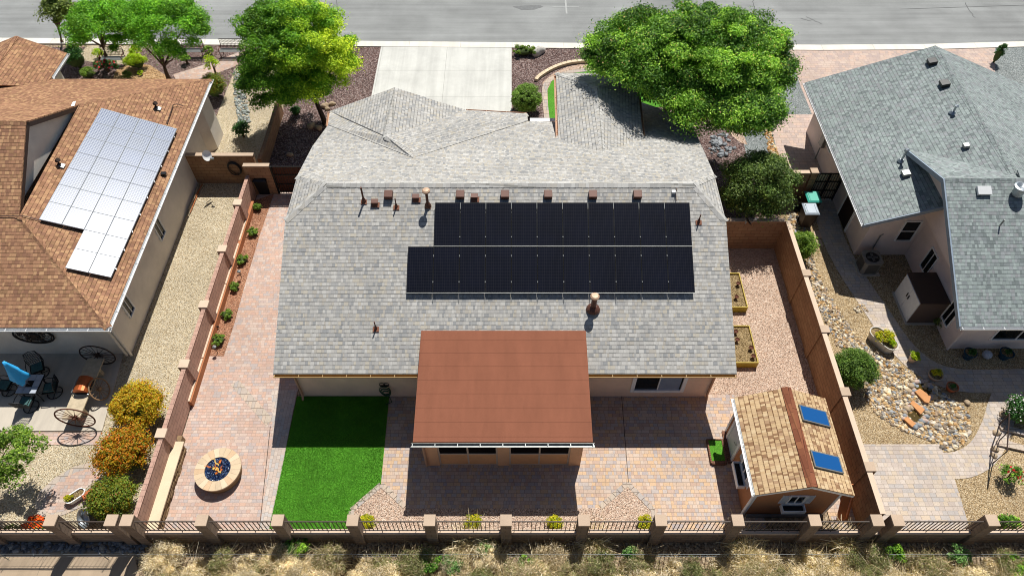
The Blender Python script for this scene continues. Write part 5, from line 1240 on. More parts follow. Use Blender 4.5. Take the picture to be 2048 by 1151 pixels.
# ------------------------------------------------------------------ fire pit and bench
for _i, _c in enumerate(('c8b294', 'c4a888', 'cdbb9f', 'c2ae92')): M['fl%d' % _i] = stucco('rim_flagstone_%s' % 'abcd'[_i], _c, .12)
M['flo'] = stucco('orange_flagstone', 'c08a5c', .15)
fc = G(435, 937, .45); fp = thing('fire_pit', 'round flagstone fire pit with flames over dark blue glass', 'fire pit', (fc.x, fc.y, 0))
R1, R2 = .80, .45
mb = MB(); mb.lathe((fc.x, fc.y, 0), [(.72, 0), (.72, .38)], 40); obj('base', mb, M['stone'], fp)
t = T('flagstone_rim'); tc = t.ob(); at = t.n('SeparateXYZ', {0: t.uv()}); wn2 = t.n('TexWhiteNoise', {'W': t.mt('FLOOR', t.mt('MULTIPLY', at.outputs[0], 1.0))}, noise_dimensions='1D')
for k in range(22):
    a0 = 2 * math.pi * k / 22 + .004; a1 = 2 * math.pi * (k + 1) / 22 - .004; s = MB(); q = [(fc.x + r * math.cos(a), fc.y + r * math.sin(a)) for r, a in ((R2, a0), (R1, a0), (R1, (a0 + a1) / 2), (R1, a1), (R2, a1), (R2, (a0 + a1) / 2))]
    s.prism(q, .38, .45); obj('rim_stone', s, M['fl%d' % (k * 7 % 4)] if 'fl0' in M else M['flag'], fp)
mb = MB(); mb.lathe((fc.x, fc.y, .382), [(R2 + .02, 0), (R2 + .02, .012)], 32); bed_ = obj('fire_bowl', mb, M['bin'], fp)
# crushed glass
rg = np.random.default_rng(8); n = 2600; a = rg.uniform(0, 6.283, n); r = np.sqrt(rg.uniform(0, 1, n)) * (R2 - .015)
C_ = np.stack([fc.x + r * np.cos(a), fc.y + r * np.sin(a), .41 + rg.uniform(0, .02, n)], 1); Nn = unit(rg, n) * .8 + np.array([0, 0, .9]); Nn /= np.linalg.norm(Nn, axis=1)[:, None]
t = T('blue_fire_glass'); sp = t.n('SeparateXYZ', {0: t.uv()}); gm2 = t.out(t.ramp(sp.outputs[0], even(['0c1a3c', '16305c', '0a1228', '24487c', '101f44', '7f93b4']), 'CONSTANT'), .12, spec=.7)
leaf_mesh('fire_glass', C_, Nn, np.full(n, .02), np.full(n, .014), rg.uniform(0, 1, n), rg.uniform(0, 1, n), gm2, fp, kind='stuff')
fl = T('flame'); lw = fl.n('TexCoord'); em = fl.n('Emission', {0: hx('ff8a2a'), 1: .9}); tr = fl.n('BsdfTransparent'); mx = fl.n('MixShader', {0: .62, 1: em, 2: tr}); fl.t.links.new(mx.outputs[0], fl.t.nodes['Material Output'].inputs[0])
fl2 = T('flame_core'); em = fl2.n('Emission', {0: hx('ffd070'), 1: 1.1}); tr = fl2.n('BsdfTransparent'); mx = fl2.n('MixShader', {0: .55, 1: em, 2: tr}); fl2.t.links.new(mx.outputs[0], fl2.t.nodes['Material Output'].inputs[0])
rf_ = random.Random(3); 
for k in range(11):
    a = rf_.uniform(0, 6.28); r = rf_.uniform(0, .27); x = fc.x - .02 + r * math.cos(a); y = fc.y + r * math.sin(a); h = rf_.uniform(.12, .34) if k else .6
    mb = MB(); pts_ = [Vector((x, y, .42))]; dx, dy = rf_.uniform(-.05, .05), rf_.uniform(-.04, .04)
    for j in range(1, 7): pts_.append(Vector((x + dx * j / 2 + .025 * math.sin(j * 1.9 + k), y + dy * j / 2 + .02 * math.cos(j * 1.7 + k), .42 + h * j / 6)))
    mb.tube(pts_, [.012, .028, .026, .02, .016, .01, .002], 8); obj('flame', mb, (fl2 if k % 3 == 0 else fl).m, fp, smooth=True)

bs_ = thing('stone_bench', 'long beige flagstone-topped bench against the pink block wall', 'bench', (-11.9, 10, 0))
b0 = G(353, 880, .48); b1 = G(318, 1044, .48)
by0, by1 = 8.15, G(350, 882, .48).y; bxr = (G(364, 882, .5).x + G(318, 1055, .5).x) / 2
obj('seat_slab', MB().box(-12.165, bxr, by0, by1, .42, .49), M['flag'], bs_, bevel=.01)
mb = MB(); rs2 = random.Random(2); z = 0
obj('stacked_stone_front', MB().box(-12.165, bxr - .08, by0 + .02, by1 - .06, 0, .42), M['stone'], bs_)
for row in range(4):
    y = by0 + .02
    while y < by1 - .1:
        l = rs2.uniform(.14, .4); y2 = min(y + l, by1 - .06); mb.box(bxr - .08, bxr - .08 + rs2.uniform(.02, .075), y, y2 - .012, row * .102 + .003, row * .102 + .096); y = y2
obj('facing_stone', mb, M['stone'], bs_)
c = G(358, 868, .35); tag(obj('stone_post', MB().box(-12.16, -11.98, by1 + .05, by1 + .3, 0, .34), M['stone'], bevel=.01), 'short square stone block between the bench and the footing ledge', 'post')

# ------------------------------------------------------------------ path lights
def path_light():
    t = thing('path_light', 'x', 'path light', (0, 0, 0), 'path lights in the red gravel strip')
    m = MB(); m.tube([(0, 0, 0), (0, 0, .32), (.03, 0, .42), (.0, 0, .5)], .012, 6); obj('stem', m, M['black'], t)
    m = MB(); m.lathe((0, 0, .46), [(.085, 0), (.07, .03), (.02, .06)], 14); obj('lamp_shade', m, M['steeld'], t)
    return t
pl_ = path_light()
for i, (x, y, l) in enumerate(((484, 556, 'path light between the third and fourth small shrubs'), (436, 706, 'path light just below the lowest small shrub'))):
    o = pl_ if i == 0 else copy_tree(pl_); put(o, G(x, y), 0, l)
def spot():
    t = thing('spotlight', 'x', 'spotlight', (0, 0, 0), 'small black spotlights in the red gravel strip')
    m = MB(); m.tube([(0, 0, 0), (0, 0, .12)], .012, 6); obj('stem', m, M['black'], t); m = MB(); m.tube([(0, 0, .12), (-.1, .03, .17)], [.03, .045], 10); obj('lamp_head', m, M['black'], t); return t
s_ = spot()
for i, (x, y, l) in enumerate(((500, 450, 'black spotlight between the topmost and second small shrubs'), (482, 552 - 4, 'black spotlight beside the upper path light'), (439, 656, 'black spotlight between the fifth and lowest small shrubs'))):
    o = s_ if i == 0 else copy_tree(s_); put(o, G(x, y), .4 * i, l)

# ------------------------------------------------------------------ wheeled bins
def bin_(label, px, py, body, lid, rz=0, s=1.0, z=.98, group=None):
    c = G(px, py, z); t = thing('wheeled_bin', label, 'bin', (c.x, c.y, 0), group)
    w0, w1, d0, d1, h = .24 * s, .30 * s, .26 * s, .34 * s, .95 * s
    V = [(c.x + a, c.y + b, 0.03) for a, b in ((-w0, -d0), (w0, -d0), (w0, d0), (-w0, d0))] + [(c.x + a, c.y + b, h) for a, b in ((-w1, -d1), (w1, -d1), (w1, d1), (-w1, d1))]
    obj('body', MB().add(V, [(3, 2, 1, 0), (4, 5, 6, 7), (0, 1, 5, 4), (1, 2, 6, 5), (2, 3, 7, 6), (3, 0, 4, 7)]), M[body], t, bevel=.02)
    m = MB(); m.add([(c.x + a * (w1 + .03), c.y + b * (d1 + .03), h + .003) for a, b in ((-1, -1), (1, -1), (1, 1), (-1, 1))] + [(c.x + a * w1 * .86, c.y + b * d1 * .86, h + .07) for a, b in ((-1, -1), (1, -1), (1, 1), (-1, 1))], [(3, 2, 1, 0), (4, 5, 6, 7), (0, 1, 5, 4), (1, 2, 6, 5), (2, 3, 7, 6), (3, 0, 4, 7)])
    for k in (-.1, .1): m.box(c.x + k * s * 2 - .02, c.x + k * s * 2 + .02, c.y - d1 * .7, c.y + d1 * .7, h + .072, h + .09)
    obj('lid', m, M[lid], t, bevel=.012)
    m = MB(); m.tube([(c.x - .2 * s, c.y + d1 + .05, h - .03), (c.x + .2 * s, c.y + d1 + .05, h - .03)], .016, 8); obj('handle', m, M[body], t)
    for sx in (-1, 1): m = MB(); m.tube([(c.x + sx * (w0 + .01), c.y + d0, .11), (c.x + sx * (w0 + .06), c.y + d0, .11)], .11, 16); obj('wheel', m, M['black'], t)
    return t
bin_('black wheeled bin in the shade beside the iron gate', 521, 352, 'bin', 'bin')
bin_('wheeled bin with a teal green lid under the side gate wall', 1627, 393, 'binb', 'tealbin')
bin_('wheeled bin with a pale grey lid in front of the teal-lidded bin', 1622, 417, 'binb', 'greybin')
c = G(1595, 415, .2); m = MB(); m.lathe((c.x, c.y, 0), [(.12, 0), (.16, .2), (.15, .2), (.11, .04)], 16); tag(obj('pot', m, M['bin']), 'small black pot in the shade beside the bins', 'pot')

# ------------------------------------------------------------------ satellite dishes
def dish(label, P, d, rd, arm_mat, dm):
    t = thing('satellite_dish', label, 'satellite dish', tuple(P)); d = Vector(d).normalized(); a = d.cross(Vector((0, 0, 1))).normalized(); b = a.cross(d); V = []; n = 22; F = []
    for i in range(5):
        r = rd * i / 4; z = -.28 * rd * (1 - (i / 4) ** 2)
        for k in range(n): th = 2 * math.pi * k / n; V.append(Vector(P) + a * r * math.cos(th) + b * r * 1.12 * math.sin(th) + d * z)
    for i in range(4):
        for k in range(n): F.append((i * n + k, i * n + (k + 1) % n, (i + 1) * n + (k + 1) % n, (i + 1) * n + k))
    V2 = [v - d * .012 for v in V]; F2 = [tuple(q + len(V) for q in reversed(f)) for f in F]
    obj('reflector', MB().add(V + V2, F + F2), M[dm], t, smooth=True)
    P = Vector(P); e = P + d * rd * 1.15 - b * rd * .75; m = MB(); m.tube([P - b * rd * 1.05 - d * .02, e], .014, 6); obj('feed_arm', m, M[arm_mat], t)
    m = MB(); m.obox(e + b * .03, (.16, .07, .07)); obj('feed_horn', m, M['steel'], t)
    m = MB(); m.tube([P - d * .09, P - d * .16 + Vector((0, 0, -.05)), P + Vector((0, .25, -.25))], .022, 8); obj('mount', m, M[arm_mat], t)
yl_ = 25.0
dish('white satellite dish mounted on the brown cross wall', YP(414, 311, 24.75), (.75, -.45, .3), .23, 'steeld', 'white')
dish('small dark satellite dish on the wall below the juniper tree', YP(1498, 441, 20.75), (.8, .2, .5), .22, 'steel', 'black')

# ------------------------------------------------------------------ hoses, raised beds, pet turf tray, odd timber
hh = MB()
for i in range(5): hh.ring((YP(769, 775, 13.36).x + .02 * i, 13.33 - .03 * i, .62 - .05 * (i % 2)), .27 - .025 * i, .018, 'Y', 30, 7, .78)
hh.tube([(YP(769, 775, 13.36).x + .1, 13.3, .35), (YP(769, 775, 13.3).x + .18, 13.15, .06), (YP(769, 775, 13.3).x - .05, 13.05, .05)], .018, 7)
th_ = thing('garden_hose', 'green garden hose coiled on a reel hanger on the rear house wall', 'hose', (YP(769, 775, 13.36).x, 13.3, 0)); obj('coil', hh, M['hose'], th_)
m = MB(); hxx = YP(767, 765, 13.4).x; m.ring((hxx - .07, 13.38, .98), .1, .012, 'Y', 18, 6); m.ring((hxx + .09, 13.38, .98), .1, .012, 'Y', 18, 6); m.box(hxx - .15, hxx + .17, 13.36, 13.4, .86, .9); obj('hanger', m, M['black'], th_)
def bed_box(label, q, h, npl, seed):
    P4 = [G(x, y, h) for x, y in q]; xs_ = [p.x for p in P4]; ys_ = [p.y for p in P4]; x0, x1, y0, y1 = min(xs_), max(xs_), min(ys_), max(ys_); t = thing('raised_bed', label, 'planter', ((x0 + x1) / 2, (y0 + y1) / 2, 0))
    m = MB(); w = .04; m.box(x0, x1, y0, y0 + w, 0, h); m.box(x0, x1, y1 - w, y1, 0, h); m.box(x0, x0 + w, y0 + w, y1 - w, 0, h); m.box(x1 - w, x1, y0 + w, y1 - w, 0, h); obj('side_panel', m, M['yellow'], t)
    obj('soil', MB().box(x0 + w, x1 - w, y0 + w, y1 - w, .02, h - .07), M['soil'], t)
    rr = random.Random(seed)
    for k in range(npl):
        x = rr.uniform(x0 + .25, x1 - .15); y = y0 + (y1 - y0) * (k + .7) / (npl + .6); m = MB(); m.lathe((x, y, h - .07), [(.02, 0), (.07, .1), (.095, .16), (.05, .12)], 10)
        tag(obj('clay_cup', m, M['rust']), f'{["first", "second", "third", "fourth"][k]} rusty cup from the near end of the {"upper" if seed == 1 else "lower"} yellow raised bed', 'cup', 'rusty cups standing in the raised beds')
bed_box('upper yellow raised bed beside the house, soil with two rusty cups', [(1455, 545), (1479, 545), (1489, 614), (1463, 614)], .36, 2, 1)
bed_box('lower yellow raised bed beside the house, larger, with four rusty cups', [(1458, 650), (1499, 650), (1514, 725), (1470, 725)], .36, 4, 2)
c = G(1433, 895, .1); pt = thing('turf_tray', 'brick-edged tray of green turf beside the shed door', 'planter', (c.x, c.y, 0))
x0, x1 = G(1420, 900, .12).x, G(1447, 900, .12).x; y0, y1 = G(1434, 921, .12).y, G(1434, 877, .12).y
m = MB(); m.box(x0 - .05, x0, y0 - .08, y1, 0, .13); m.box(x1, x1 + .05, y0 - .08, y1, 0, .13); m.box(x0, x1, y0 - .12, y0, 0, .13); m.box(x0, x1, y1 - .04, y1, 0, .13); obj('edging', m, M['brick'], pt)
obj('turf', MB().box(x0, x1, y0, y1 - .04, .01, .1), M['turf'], pt)
m = MB(); m.box(x1 + .1, x1 + .34, y0 - .05, y1 + .35, .015, .06); tag(obj('step_slab', m, M['brick']), 'brick step in front of the shed door', 'step')
c = G(1690, 1020, .6); m = MB(); m.obox((11.2, 9.0, .72), (.28, .05, 1.5), 0, math.radians(-28)); m.obox((11.42, 8.9, .5), (.06, .06, 1.05), 0, math.radians(-25))
tag(obj('leaning_board', m, M['woodo']), 'orange timber board leaning behind the shed by the wall', 'board')
tm_ = random.Random(9)
for i, (x0_, y0_, x1_, y1_) in enumerate(((398, 365, 372, 440), (402, 372, 380, 425), (394, 378, 376, 432), (405, 368, 385, 400), (390, 392, 377, 418))):
    a = G(x0_, y0_, .03 + .03 * i); b = G(x1_, y1_, .03 + .03 * i); m = MB(); m.tube([a, b], .026, 4)
    tag(obj('timber_stick', m, M['woodo'] if i % 2 else M['wood']), ['longest pale lath of the loose pile by the left house wall', 'orange-tinted lath across the middle of the loose pile', 'thin pale lath nearest the left house wall', 'short orange-tinted lath at the top end of the pile', 'short pale lath at the lower end of the pile'][i], 'stick', 'timber laths lying in the left side yard')

# ------------------------------------------------------------------ left patio furniture
def TX(px, py, z): return G(px, py, z)
tq = [TX(50, 748, .72), TX(87, 748, .72), TX(72, 786, .72), TX(28, 786, .72)]
tb = thing('patio_table', 'square tiled patio table with a dark centre under the closed blue umbrella', 'table', ((tq[0].x + tq[2].x) / 2, (tq[0].y + tq[2].y) / 2, 0.05))
cx_ = (tq[0].x + tq[1].x + tq[2].x + tq[3].x) / 4; cy_ = (tq[0].y + tq[2].y) / 2; hw = (tq[1].x - tq[0].x + tq[2].x - tq[3].x) / 4; hd_ = (tq[0].y - tq[2].y) / 2
m = MB()
for i in range(3):
    for j in range(3):
        if i == 1 and j == 1: continue
        m.box(cx_ - hw + i * 2 * hw / 3 + .008, cx_ - hw + (i + 1) * 2 * hw / 3 - .008, cy_ - hd_ + j * 2 * hd_ / 3 + .008, cy_ - hd_ + (j + 1) * 2 * hd_ / 3 - .008, .705, .725)
obj('tile_top', m, M['tile'], tb); m = MB(); m.box(cx_ - hw - .02, cx_ + hw + .02, cy_ - hd_ - .02, cy_ + hd_ + .02, .67, .704); obj('table_frame', m, M['black'], tb)
for sx in (-1, 1):
    for sy in (-1, 1): m = MB(); m.tube([(cx_ + sx * hw * .85, cy_ + sy * hd_ * .85, .67), (cx_ + sx * hw * .7, cy_ + sy * hd_ * .7, .35), (cx_ + sx * hw * .9, cy_ + sy * hd_ * .9, .05)], .022, 6); obj('leg', m, M['black'], tb)
um = thing('closed_umbrella', 'closed bright blue patio umbrella tilted over the tiled table', 'umbrella', (cx_, cy_, .05))
u0 = Vector((cx_, cy_, .05)); u1 = G(7, 724, 2.35)
m = MB(); m.tube([u0, u1], .02, 8); obj('pole', m, M['steeld'], um)
ub = G(44, 757, 1.15); ax = (u1 - ub); V = []; F = []; n = 16
for i in range(9):
    s = i / 8; c = ub + ax * s; a_ = ax.normalized().cross(Vector((1, 0, 0))).normalized(); b_ = ax.normalized().cross(a_)
    base_r = (.26 * (1 - s) + .05) * (1.0 if i else .8)
    for k in range(n): th = 2 * math.pi * k / n; r = base_r * (1 + .28 * math.sin(4 * th + s * 1.5) * (1 - .5 * s)); V.append(c + (a_ * math.cos(th) + b_ * math.sin(th)) * r + Vector((0, 0, .05 * math.sin(3 * th) * (1 - s))))
for i in range(8):
    for k in range(n): F.append((i * n + k, i * n + (k + 1) % n, (i + 1) * n + (k + 1) % n, (i + 1) * n + k))
F.append(tuple(range(8 * n, 9 * n))); obj('canopy', MB().add(V, F), M['cloth_b'], um, smooth=True)
def patio_chair():
    t = thing('patio_chair', 'x', 'chair', (0, 0, 0), 'swivel chairs around the tiled patio table')
    m = MB(); m.ring((0, 0, .03), .27, .018, 'Z', 28, 6); m.tube([(-.27, 0, .03), (.27, 0, .03)], .014, 6); m.tube([(0, -.27, .03), (0, .27, .03)], .014, 6); m.tube([(0, 0, .03), (0, 0, .38)], .025, 8); obj('swivel_base', m, M['black'], t)
    m = MB(); m.box(-.25, .25, -.25, .25, .37, .40); obj('seat', m, M['black'], t)
    obj('cushion', MB().box(-.2, .2, -.2, .2, .402, .45), M['cushion'], t, bevel=.02)
    b = MB()
    for k in range(7): x = -.21 + .07 * k; b.tube([(x, .25, .42), (x * 1.05, .3, .65), (x * .9, .37, .92)], .009, 5)
    for k in range(6): z = .48 + k * .08; b.tube([(-.24, .26 + k * .02, z), (0, .29 + k * .02, z + .015), (.24, .26 + k * .02, z)], .009, 5)
    b.tube([(-.26, .25, .4), (-.27, .3, .7), (-.2, .37, .94), (0, .39, .99), (.2, .37, .94), (.27, .3, .7), (.26, .25, .4)], .018, 6); obj('backrest', b, M['black'], t)
    for sx in (-1, 1): a = MB(); a.tube([(sx * .25, -.22, .38), (sx * .29, -.24, .6), (sx * .29, .02, .64), (sx * .26, .27, .62)], .016, 6); obj('armrest', a, M['black'], t)
    return t
ch = patio_chair(); o = ch
CH = [((74, 735), .5, 'swivel chair behind the tiled table near the house wall', -.1), ((8, 770), 1.5, 'swivel chair left of the tiled table', .0), ((52, 803), math.pi, 'swivel chair on the near side of the tiled table', 0), ((100, 775), -1.4, 'swivel chair right of the tiled table', 0)]
for i, ((x, y), rz, l, _) in enumerate(CH):
    o = ch if i == 0 else copy_tree(ch); c = G(x, y, .45); put(o, (c.x, c.y, .05), rz, l)
for q in ():
    pass
# wall medallion, oval
mc = YP(68, 669, 15.30); md = thing('wall_medallion', 'large oval dark metal medallion on the south wall of the left house', 'wall art', tuple(mc))
m = MB(); yw = 15.25; rxm = .92; rzm = .46 / 1.0
def ringY(m, c, rx, rz, r, n=40): m.tube([(c[0] + rx * math.cos(2 * math.pi * k / n), c[1], c[2] + rz * math.sin(2 * math.pi * k / n)) for k in range(n + 1)], r, 7, False)
mcc = (mc.x, yw, mc.z); hgt = .40
rzm = abs(YP(68, 655, yw).z - YP(68, 684, yw).z) / 2; rxm = (YP(107, 669, yw).x - YP(29, 669, yw).x) / 2
ringY(m, mcc, rxm, rzm, .035); ringY(m, mcc, rxm * .9, rzm * .88, .014); ringY(m, mcc, rxm * .3, rzm * .3, .03); obj('rim', m, M['black'], md)
m = MB(); rr = random.Random(6)
for k in range(60):
    a = rr.uniform(0, 6.28); q = rr.uniform(.35, .85); rc = rr.uniform(.04, .09); c = (mc.x + rxm * q * math.cos(a), yw + .01, mc.z + rzm * q * math.sin(a)); m.ring(c, rc, .01, 'Y', 12, 5)
for k in range(12): a = 6.283 * k / 12; m.tube([(mc.x + rxm * .3 * math.cos(a), yw, mc.z + rzm * .3 * math.sin(a)), (mc.x + rxm * .9 * math.cos(a), yw, mc.z + rzm * .9 * math.sin(a))], .008, 5)
obj('scrollwork', m, M['rustdk'], md)
obj('centre_boss', MB().tube([(mc.x, yw - .02, mc.z), (mc.x, yw + .02, mc.z)], .13, 18), M['rustdk'], md)
# wagon wheels and bench
def wheel(t, c, r, axis, mat, rim=.035, nsp=14, sx=1):
    m = MB(); m.ring(c, r, rim, axis, 40, 8); obj('rim', m, M[mat], t)
    s = MB()
    for k in range(nsp):
        a = 2 * math.pi * k / nsp; e = {'Y': (c[0] + r * math.cos(a), c[1], c[2] + r * math.sin(a)), 'X': (c[0], c[1] + r * math.cos(a), c[2] + r * math.sin(a))}[axis]; s.tube([c, e], [.014, .009], 5)
    obj('spokes', s, M[mat], t)
    h = {'Y': ((c[0], c[1] - .09, c[2]), (c[0], c[1] + .09, c[2])), 'X': ((c[0] - .09, c[1], c[2]), (c[0] + .09, c[1], c[2]))}[axis]; obj('hub', MB().tube(h, .06, 12), M[mat], t)
wr1 = .56; zc = .56 + .05
wcA = G(153, 838, .62); wA = thing('wagon_wheel', 'large rusty wagon wheel standing at the sunny end of the plank bench', 'wheel', (wcA.x, wcA.y, .05), 'old wagon wheels on the left patio'); 
rA = (G(190, 838, .62).x - G(117, 838, .62).x) / 2; wheel(wA, (wcA.x, wcA.y, rA + .07), rA, 'Y', 'rust', .027, 16)
wcB = G(197, 712, .62); rB = rA * .95; wB = thing('wagon_wheel', 'dark wagon wheel in the shade at the house end of the plank bench', 'wheel', (wcB.x, wcB.y, .05), 'old wagon wheels on the left patio'); wheel(wB, (wcB.x, wcB.y, rB + .07), rB, 'Y', 'rustdk', .025, 16)
wcC = G(199, 778, .45); wC = thing('wagon_wheel', 'smaller tan wooden wagon wheel leaning on the side of the plank bench', 'wheel', (wcC.x, wcC.y, .05), 'old wagon wheels on the left patio')
M['wheelw'] = plain('weathered_wheel_wood', '8a6e52', .8, var=.2); wheel(wC, (0, 0, 0), .42, 'X', 'wheelw', .028, 14)
for ch_ in wC.children:      # lean it back on the bench
    ch_.data.transform(Matrix.Translation(-Vector((0, 0, 0)) + wC.location)); ch_.data.transform(Matrix.Rotation(math.radians(-28), 4, 'Y')); ch_.data.transform(Matrix.Translation(Vector((0, 0, .42))))
bn = thing('plank_bench', 'long weathered plank bench between the wagon wheels', 'bench', ((wcA.x + wcB.x) / 2, (wcA.y + wcB.y) / 2, .05))
pa = G(152, 826, .5); pb = G(190, 715, .5); wA_ = .28
xm0 = (G(134, 826, .5).x + G(175, 712, .5).x) / 2; xm1 = (G(170, 826, .5).x + G(207, 712, .5).x) / 2
obj('plank', MB().box(xm0, xm1, wcA.y + .06, wcB.y - .06, .5, .56), M['wood'], bn, bevel=.008)
for yy in (wcA.y + .5, wcB.y - .5): m = MB(); m.box(xm0 + .06, xm1 - .06, yy - .06, yy + .06, .05, .5); obj('leg', m, M['wood'], bn)
cpx = G(164, 768, .8); gl = thing('copper_chest', 'copper and black barrel-lidded grill chest on the plank bench', 'grill', (cpx.x, cpx.y, .56))
V = []; F = []; n = 9; L0, L1 = cpx.y - .3, cpx.y + .32; w_ = .27
for y in (L0, L1):
    for k in range(n): a = math.pi * k / (n - 1); V.append((cpx.x + w_ * math.cos(a), y, .70 + .22 * math.sin(a)))
for k in range(n - 1): F.append((k, k + 1, n + k + 1, n + k))
F += [tuple(range(n - 1, -1, -1)), tuple(range(n, 2 * n)), (0, n, 2 * n - 1, n - 1)]
obj('hood', MB().add(V, F), M['copper'], gl); obj('body', MB().box(cpx.x - w_ + .02, cpx.x + w_ - .02, L0 + .02, L1 - .02, .56, .70), M['bin'], gl)
m = MB(); m.tube([(cpx.x - w_, L0 - .03, .66), (cpx.x - w_ * .9, L0 - .04, .58), (cpx.x + w_ * .9, L0 - .04, .58), (cpx.x + w_, L0 - .03, .66)], .022, 6); m.tube([(cpx.x - w_ - .05, L0, .72), (cpx.x - w_ - .05, L1, .72)], .018, 6); obj('handle', m, M['steel'], gl)
# bathtub planter, clay pot, metal tub
tbp = G(150, 990, .25); tt = thing('tub_planter', 'narrow white tub planter with yellow-green plants lying beside a clay urn', 'planter', (tbp.x, tbp.y, .02))
a = G(133, 1000, .25); b = G(167, 978, .25); d = (b - a); ang = math.atan2(d.y, d.x); Ln = d.length / 2 + .05
def capsule(c, L, r, ang, n=10):
    o = []
    for k in range(n + 1): t_ = -math.pi / 2 + math.pi * k / n; o.append((L - r + r * math.cos(t_), r * math.sin(t_)))
    for k in range(n + 1): t_ = math.pi / 2 + math.pi * k / n; o.append((-(L - r) + r * math.cos(t_), r * math.sin(t_)))
    return [(c[0] + x * math.cos(ang) - y * math.sin(ang), c[1] + x * math.sin(ang) + y * math.cos(ang)) for x, y in o]
def tub(parent, c, L, r, ang, z0, z1, mat, soil=None):
    o1 = capsule(c, L, r, ang); o0 = capsule(c, L * .86, r * .78, ang); i1 = capsule(c, L - .04, r - .035, ang); n = len(o1)
    V = [(x, y, z0) for x, y in o0] + [(x, y, z1) for x, y in o1] + [(x, y, z1) for x, y in i1] + [(x, y, z1 - .06) for x, y in i1]
    F = [tuple(range(n - 1, -1, -1))]
    for l in range(3): F += [(l * n + i, l * n + (i + 1) % n, (l + 1) * n + (i + 1) % n, (l + 1) * n + i) for i in range(n)]
    obj('tub', MB().add(V, F), M[mat], parent); obj('soil', MB().prism(i1, z1 - .09, z1 - .05), M['soil'], parent)
tub(tt, (tbp.x, tbp.y), Ln, .17, ang, .04, .26, 'white')
f = foliage(5, (a.x + .12, a.y + .08, .3), (.25, .12, .12), 10, 700, .03, .08); leaf_mesh('plants', *f[:6], LF['yellow'], tt)
cu = G(182, 988, .18); ur = thing('clay_urn', 'terracotta urn lying on its side against the white tub planter', 'urn', (cu.x, cu.y, .02)); m = MB()
pr = [(.02, -.28), (.1, -.27), (.17, -.15), (.19, 0), (.14, .13), (.08, .2), (.12, .26), (.10, .26), (.05, .2)]
V = []; F = []; n = 18; dirv = Vector((-math.cos(ang), -math.sin(ang), .25)).normalized(); a_ = dirv.cross(Vector((0, 0, 1))).normalized(); b_ = a_.cross(dirv)
for r, z in pr:
    for k in range(n): t_ = 6.2832 * k / n; V.append(Vector((cu.x, cu.y, .2)) + dirv * z + (a_ * math.cos(t_) + b_ * math.sin(t_)) * r)
for i in range(len(pr) - 1):
    for k in range(n): F.append((i * n + k, i * n + (k + 1) % n, (i + 1) * n + (k + 1) % n, (i + 1) * n + k))
F.append(tuple(range(n - 1, -1, -1))); obj('urn_body', MB().add(V, F), M['terra'], ur, smooth=True)
c = G(176, 1035, .22); gtb = thing('metal_tub', 'tipped galvanised metal tub below the green hedge bush', 'tub', (c.x, c.y, 0)); m = MB()
V = []; F = []; n = 24; dirv = Vector((-.45, -.5, .75)).normalized(); a_ = dirv.cross(Vector((0, 0, 1))).normalized(); b_ = a_.cross(dirv); pr = [(.01, -.14), (.26, -.14), (.29, .0), (.31, .14), (.33, .15), (.29, .15), (.27, 0), (.25, -.1), (.01, -.1)]
for r, z in pr:
    for k in range(n): t_ = 6.2832 * k / n; V.append(Vector((c.x, c.y, .26)) + dirv * z + (a_ * math.cos(t_) * 1.1 + b_ * math.sin(t_)) * r)
for i in range(len(pr) - 1):
    for k in range(n): F.append((i * n + k, i * n + (k + 1) % n, (i + 1) * n + (k + 1) % n, (i + 1) * n + k))
obj('tub', MB().add(V, F), M['steel'], gtb, smooth=True)
c = G(121, 1040, .1); tag(obj('tin_can', MB().lathe((c.x, c.y, 0), [(.09, 0), (.09, .16), (.08, .16), (.08, .03)], 14), M['steel']), 'small ribbed metal can beside the fence pillar', 'can')

# ------------------------------------------------------------------ street garden benches
def mesh_bench(label, px, py, w):
    c = G(px, py, .45); t = thing('metal_bench', label, 'bench', (c.x, c.y, 0), 'dark mesh metal benches by the kerb')
    b = MB(); rr = random.Random(3)
    b.tube([(c.x - w, c.y + .22, .45), (c.x - w, c.y + .32, .95), (c.x + w, c.y + .32, .95), (c.x + w, c.y + .22, .45)], .02, 6)
    for k in range(17): x = c.x - w + 2 * w * k / 16; b.tube([(x, c.y + .22, .47), (x + .05, c.y + .27, .7), (x - .02, c.y + .32, .95)], .011, 4)
    for k in range(5): z = .5 + .09 * k; b.tube([(c.x - w, c.y + .23 + .02 * k, z), (c.x + w, c.y + .23 + .02 * k, z)], .011, 4)
    obj('backrest', b, M['rustdk'], t)
    s = MB()
    for k in range(7): s.box(c.x - w, c.x + w, c.y - .2 + k * .06, c.y - .2 + k * .06 + .035, .43, .45)
    obj('seat', s, M['steeld'], t)
    for sx in (-1, 1): l = MB(); l.tube([(c.x + sx * w, c.y - .2, 0), (c.x + sx * w, c.y - .2, .6), (c.x + sx * w, c.y + .26, .62)], .022, 6); l.tube([(c.x + sx * w, c.y + .22, .5), (c.x + sx * w, c.y + .28, 0)], .022, 6); obj('bench_side', l, M['rust'], t)
mesh_bench('mesh-backed metal bench nearest the lime tree', 462, 100, .62); mesh_bench('mesh-backed metal bench under the forked tree crown', 384, 100, .6); mesh_bench('mesh-backed metal bench below the second green tree', 224, 116, .62)
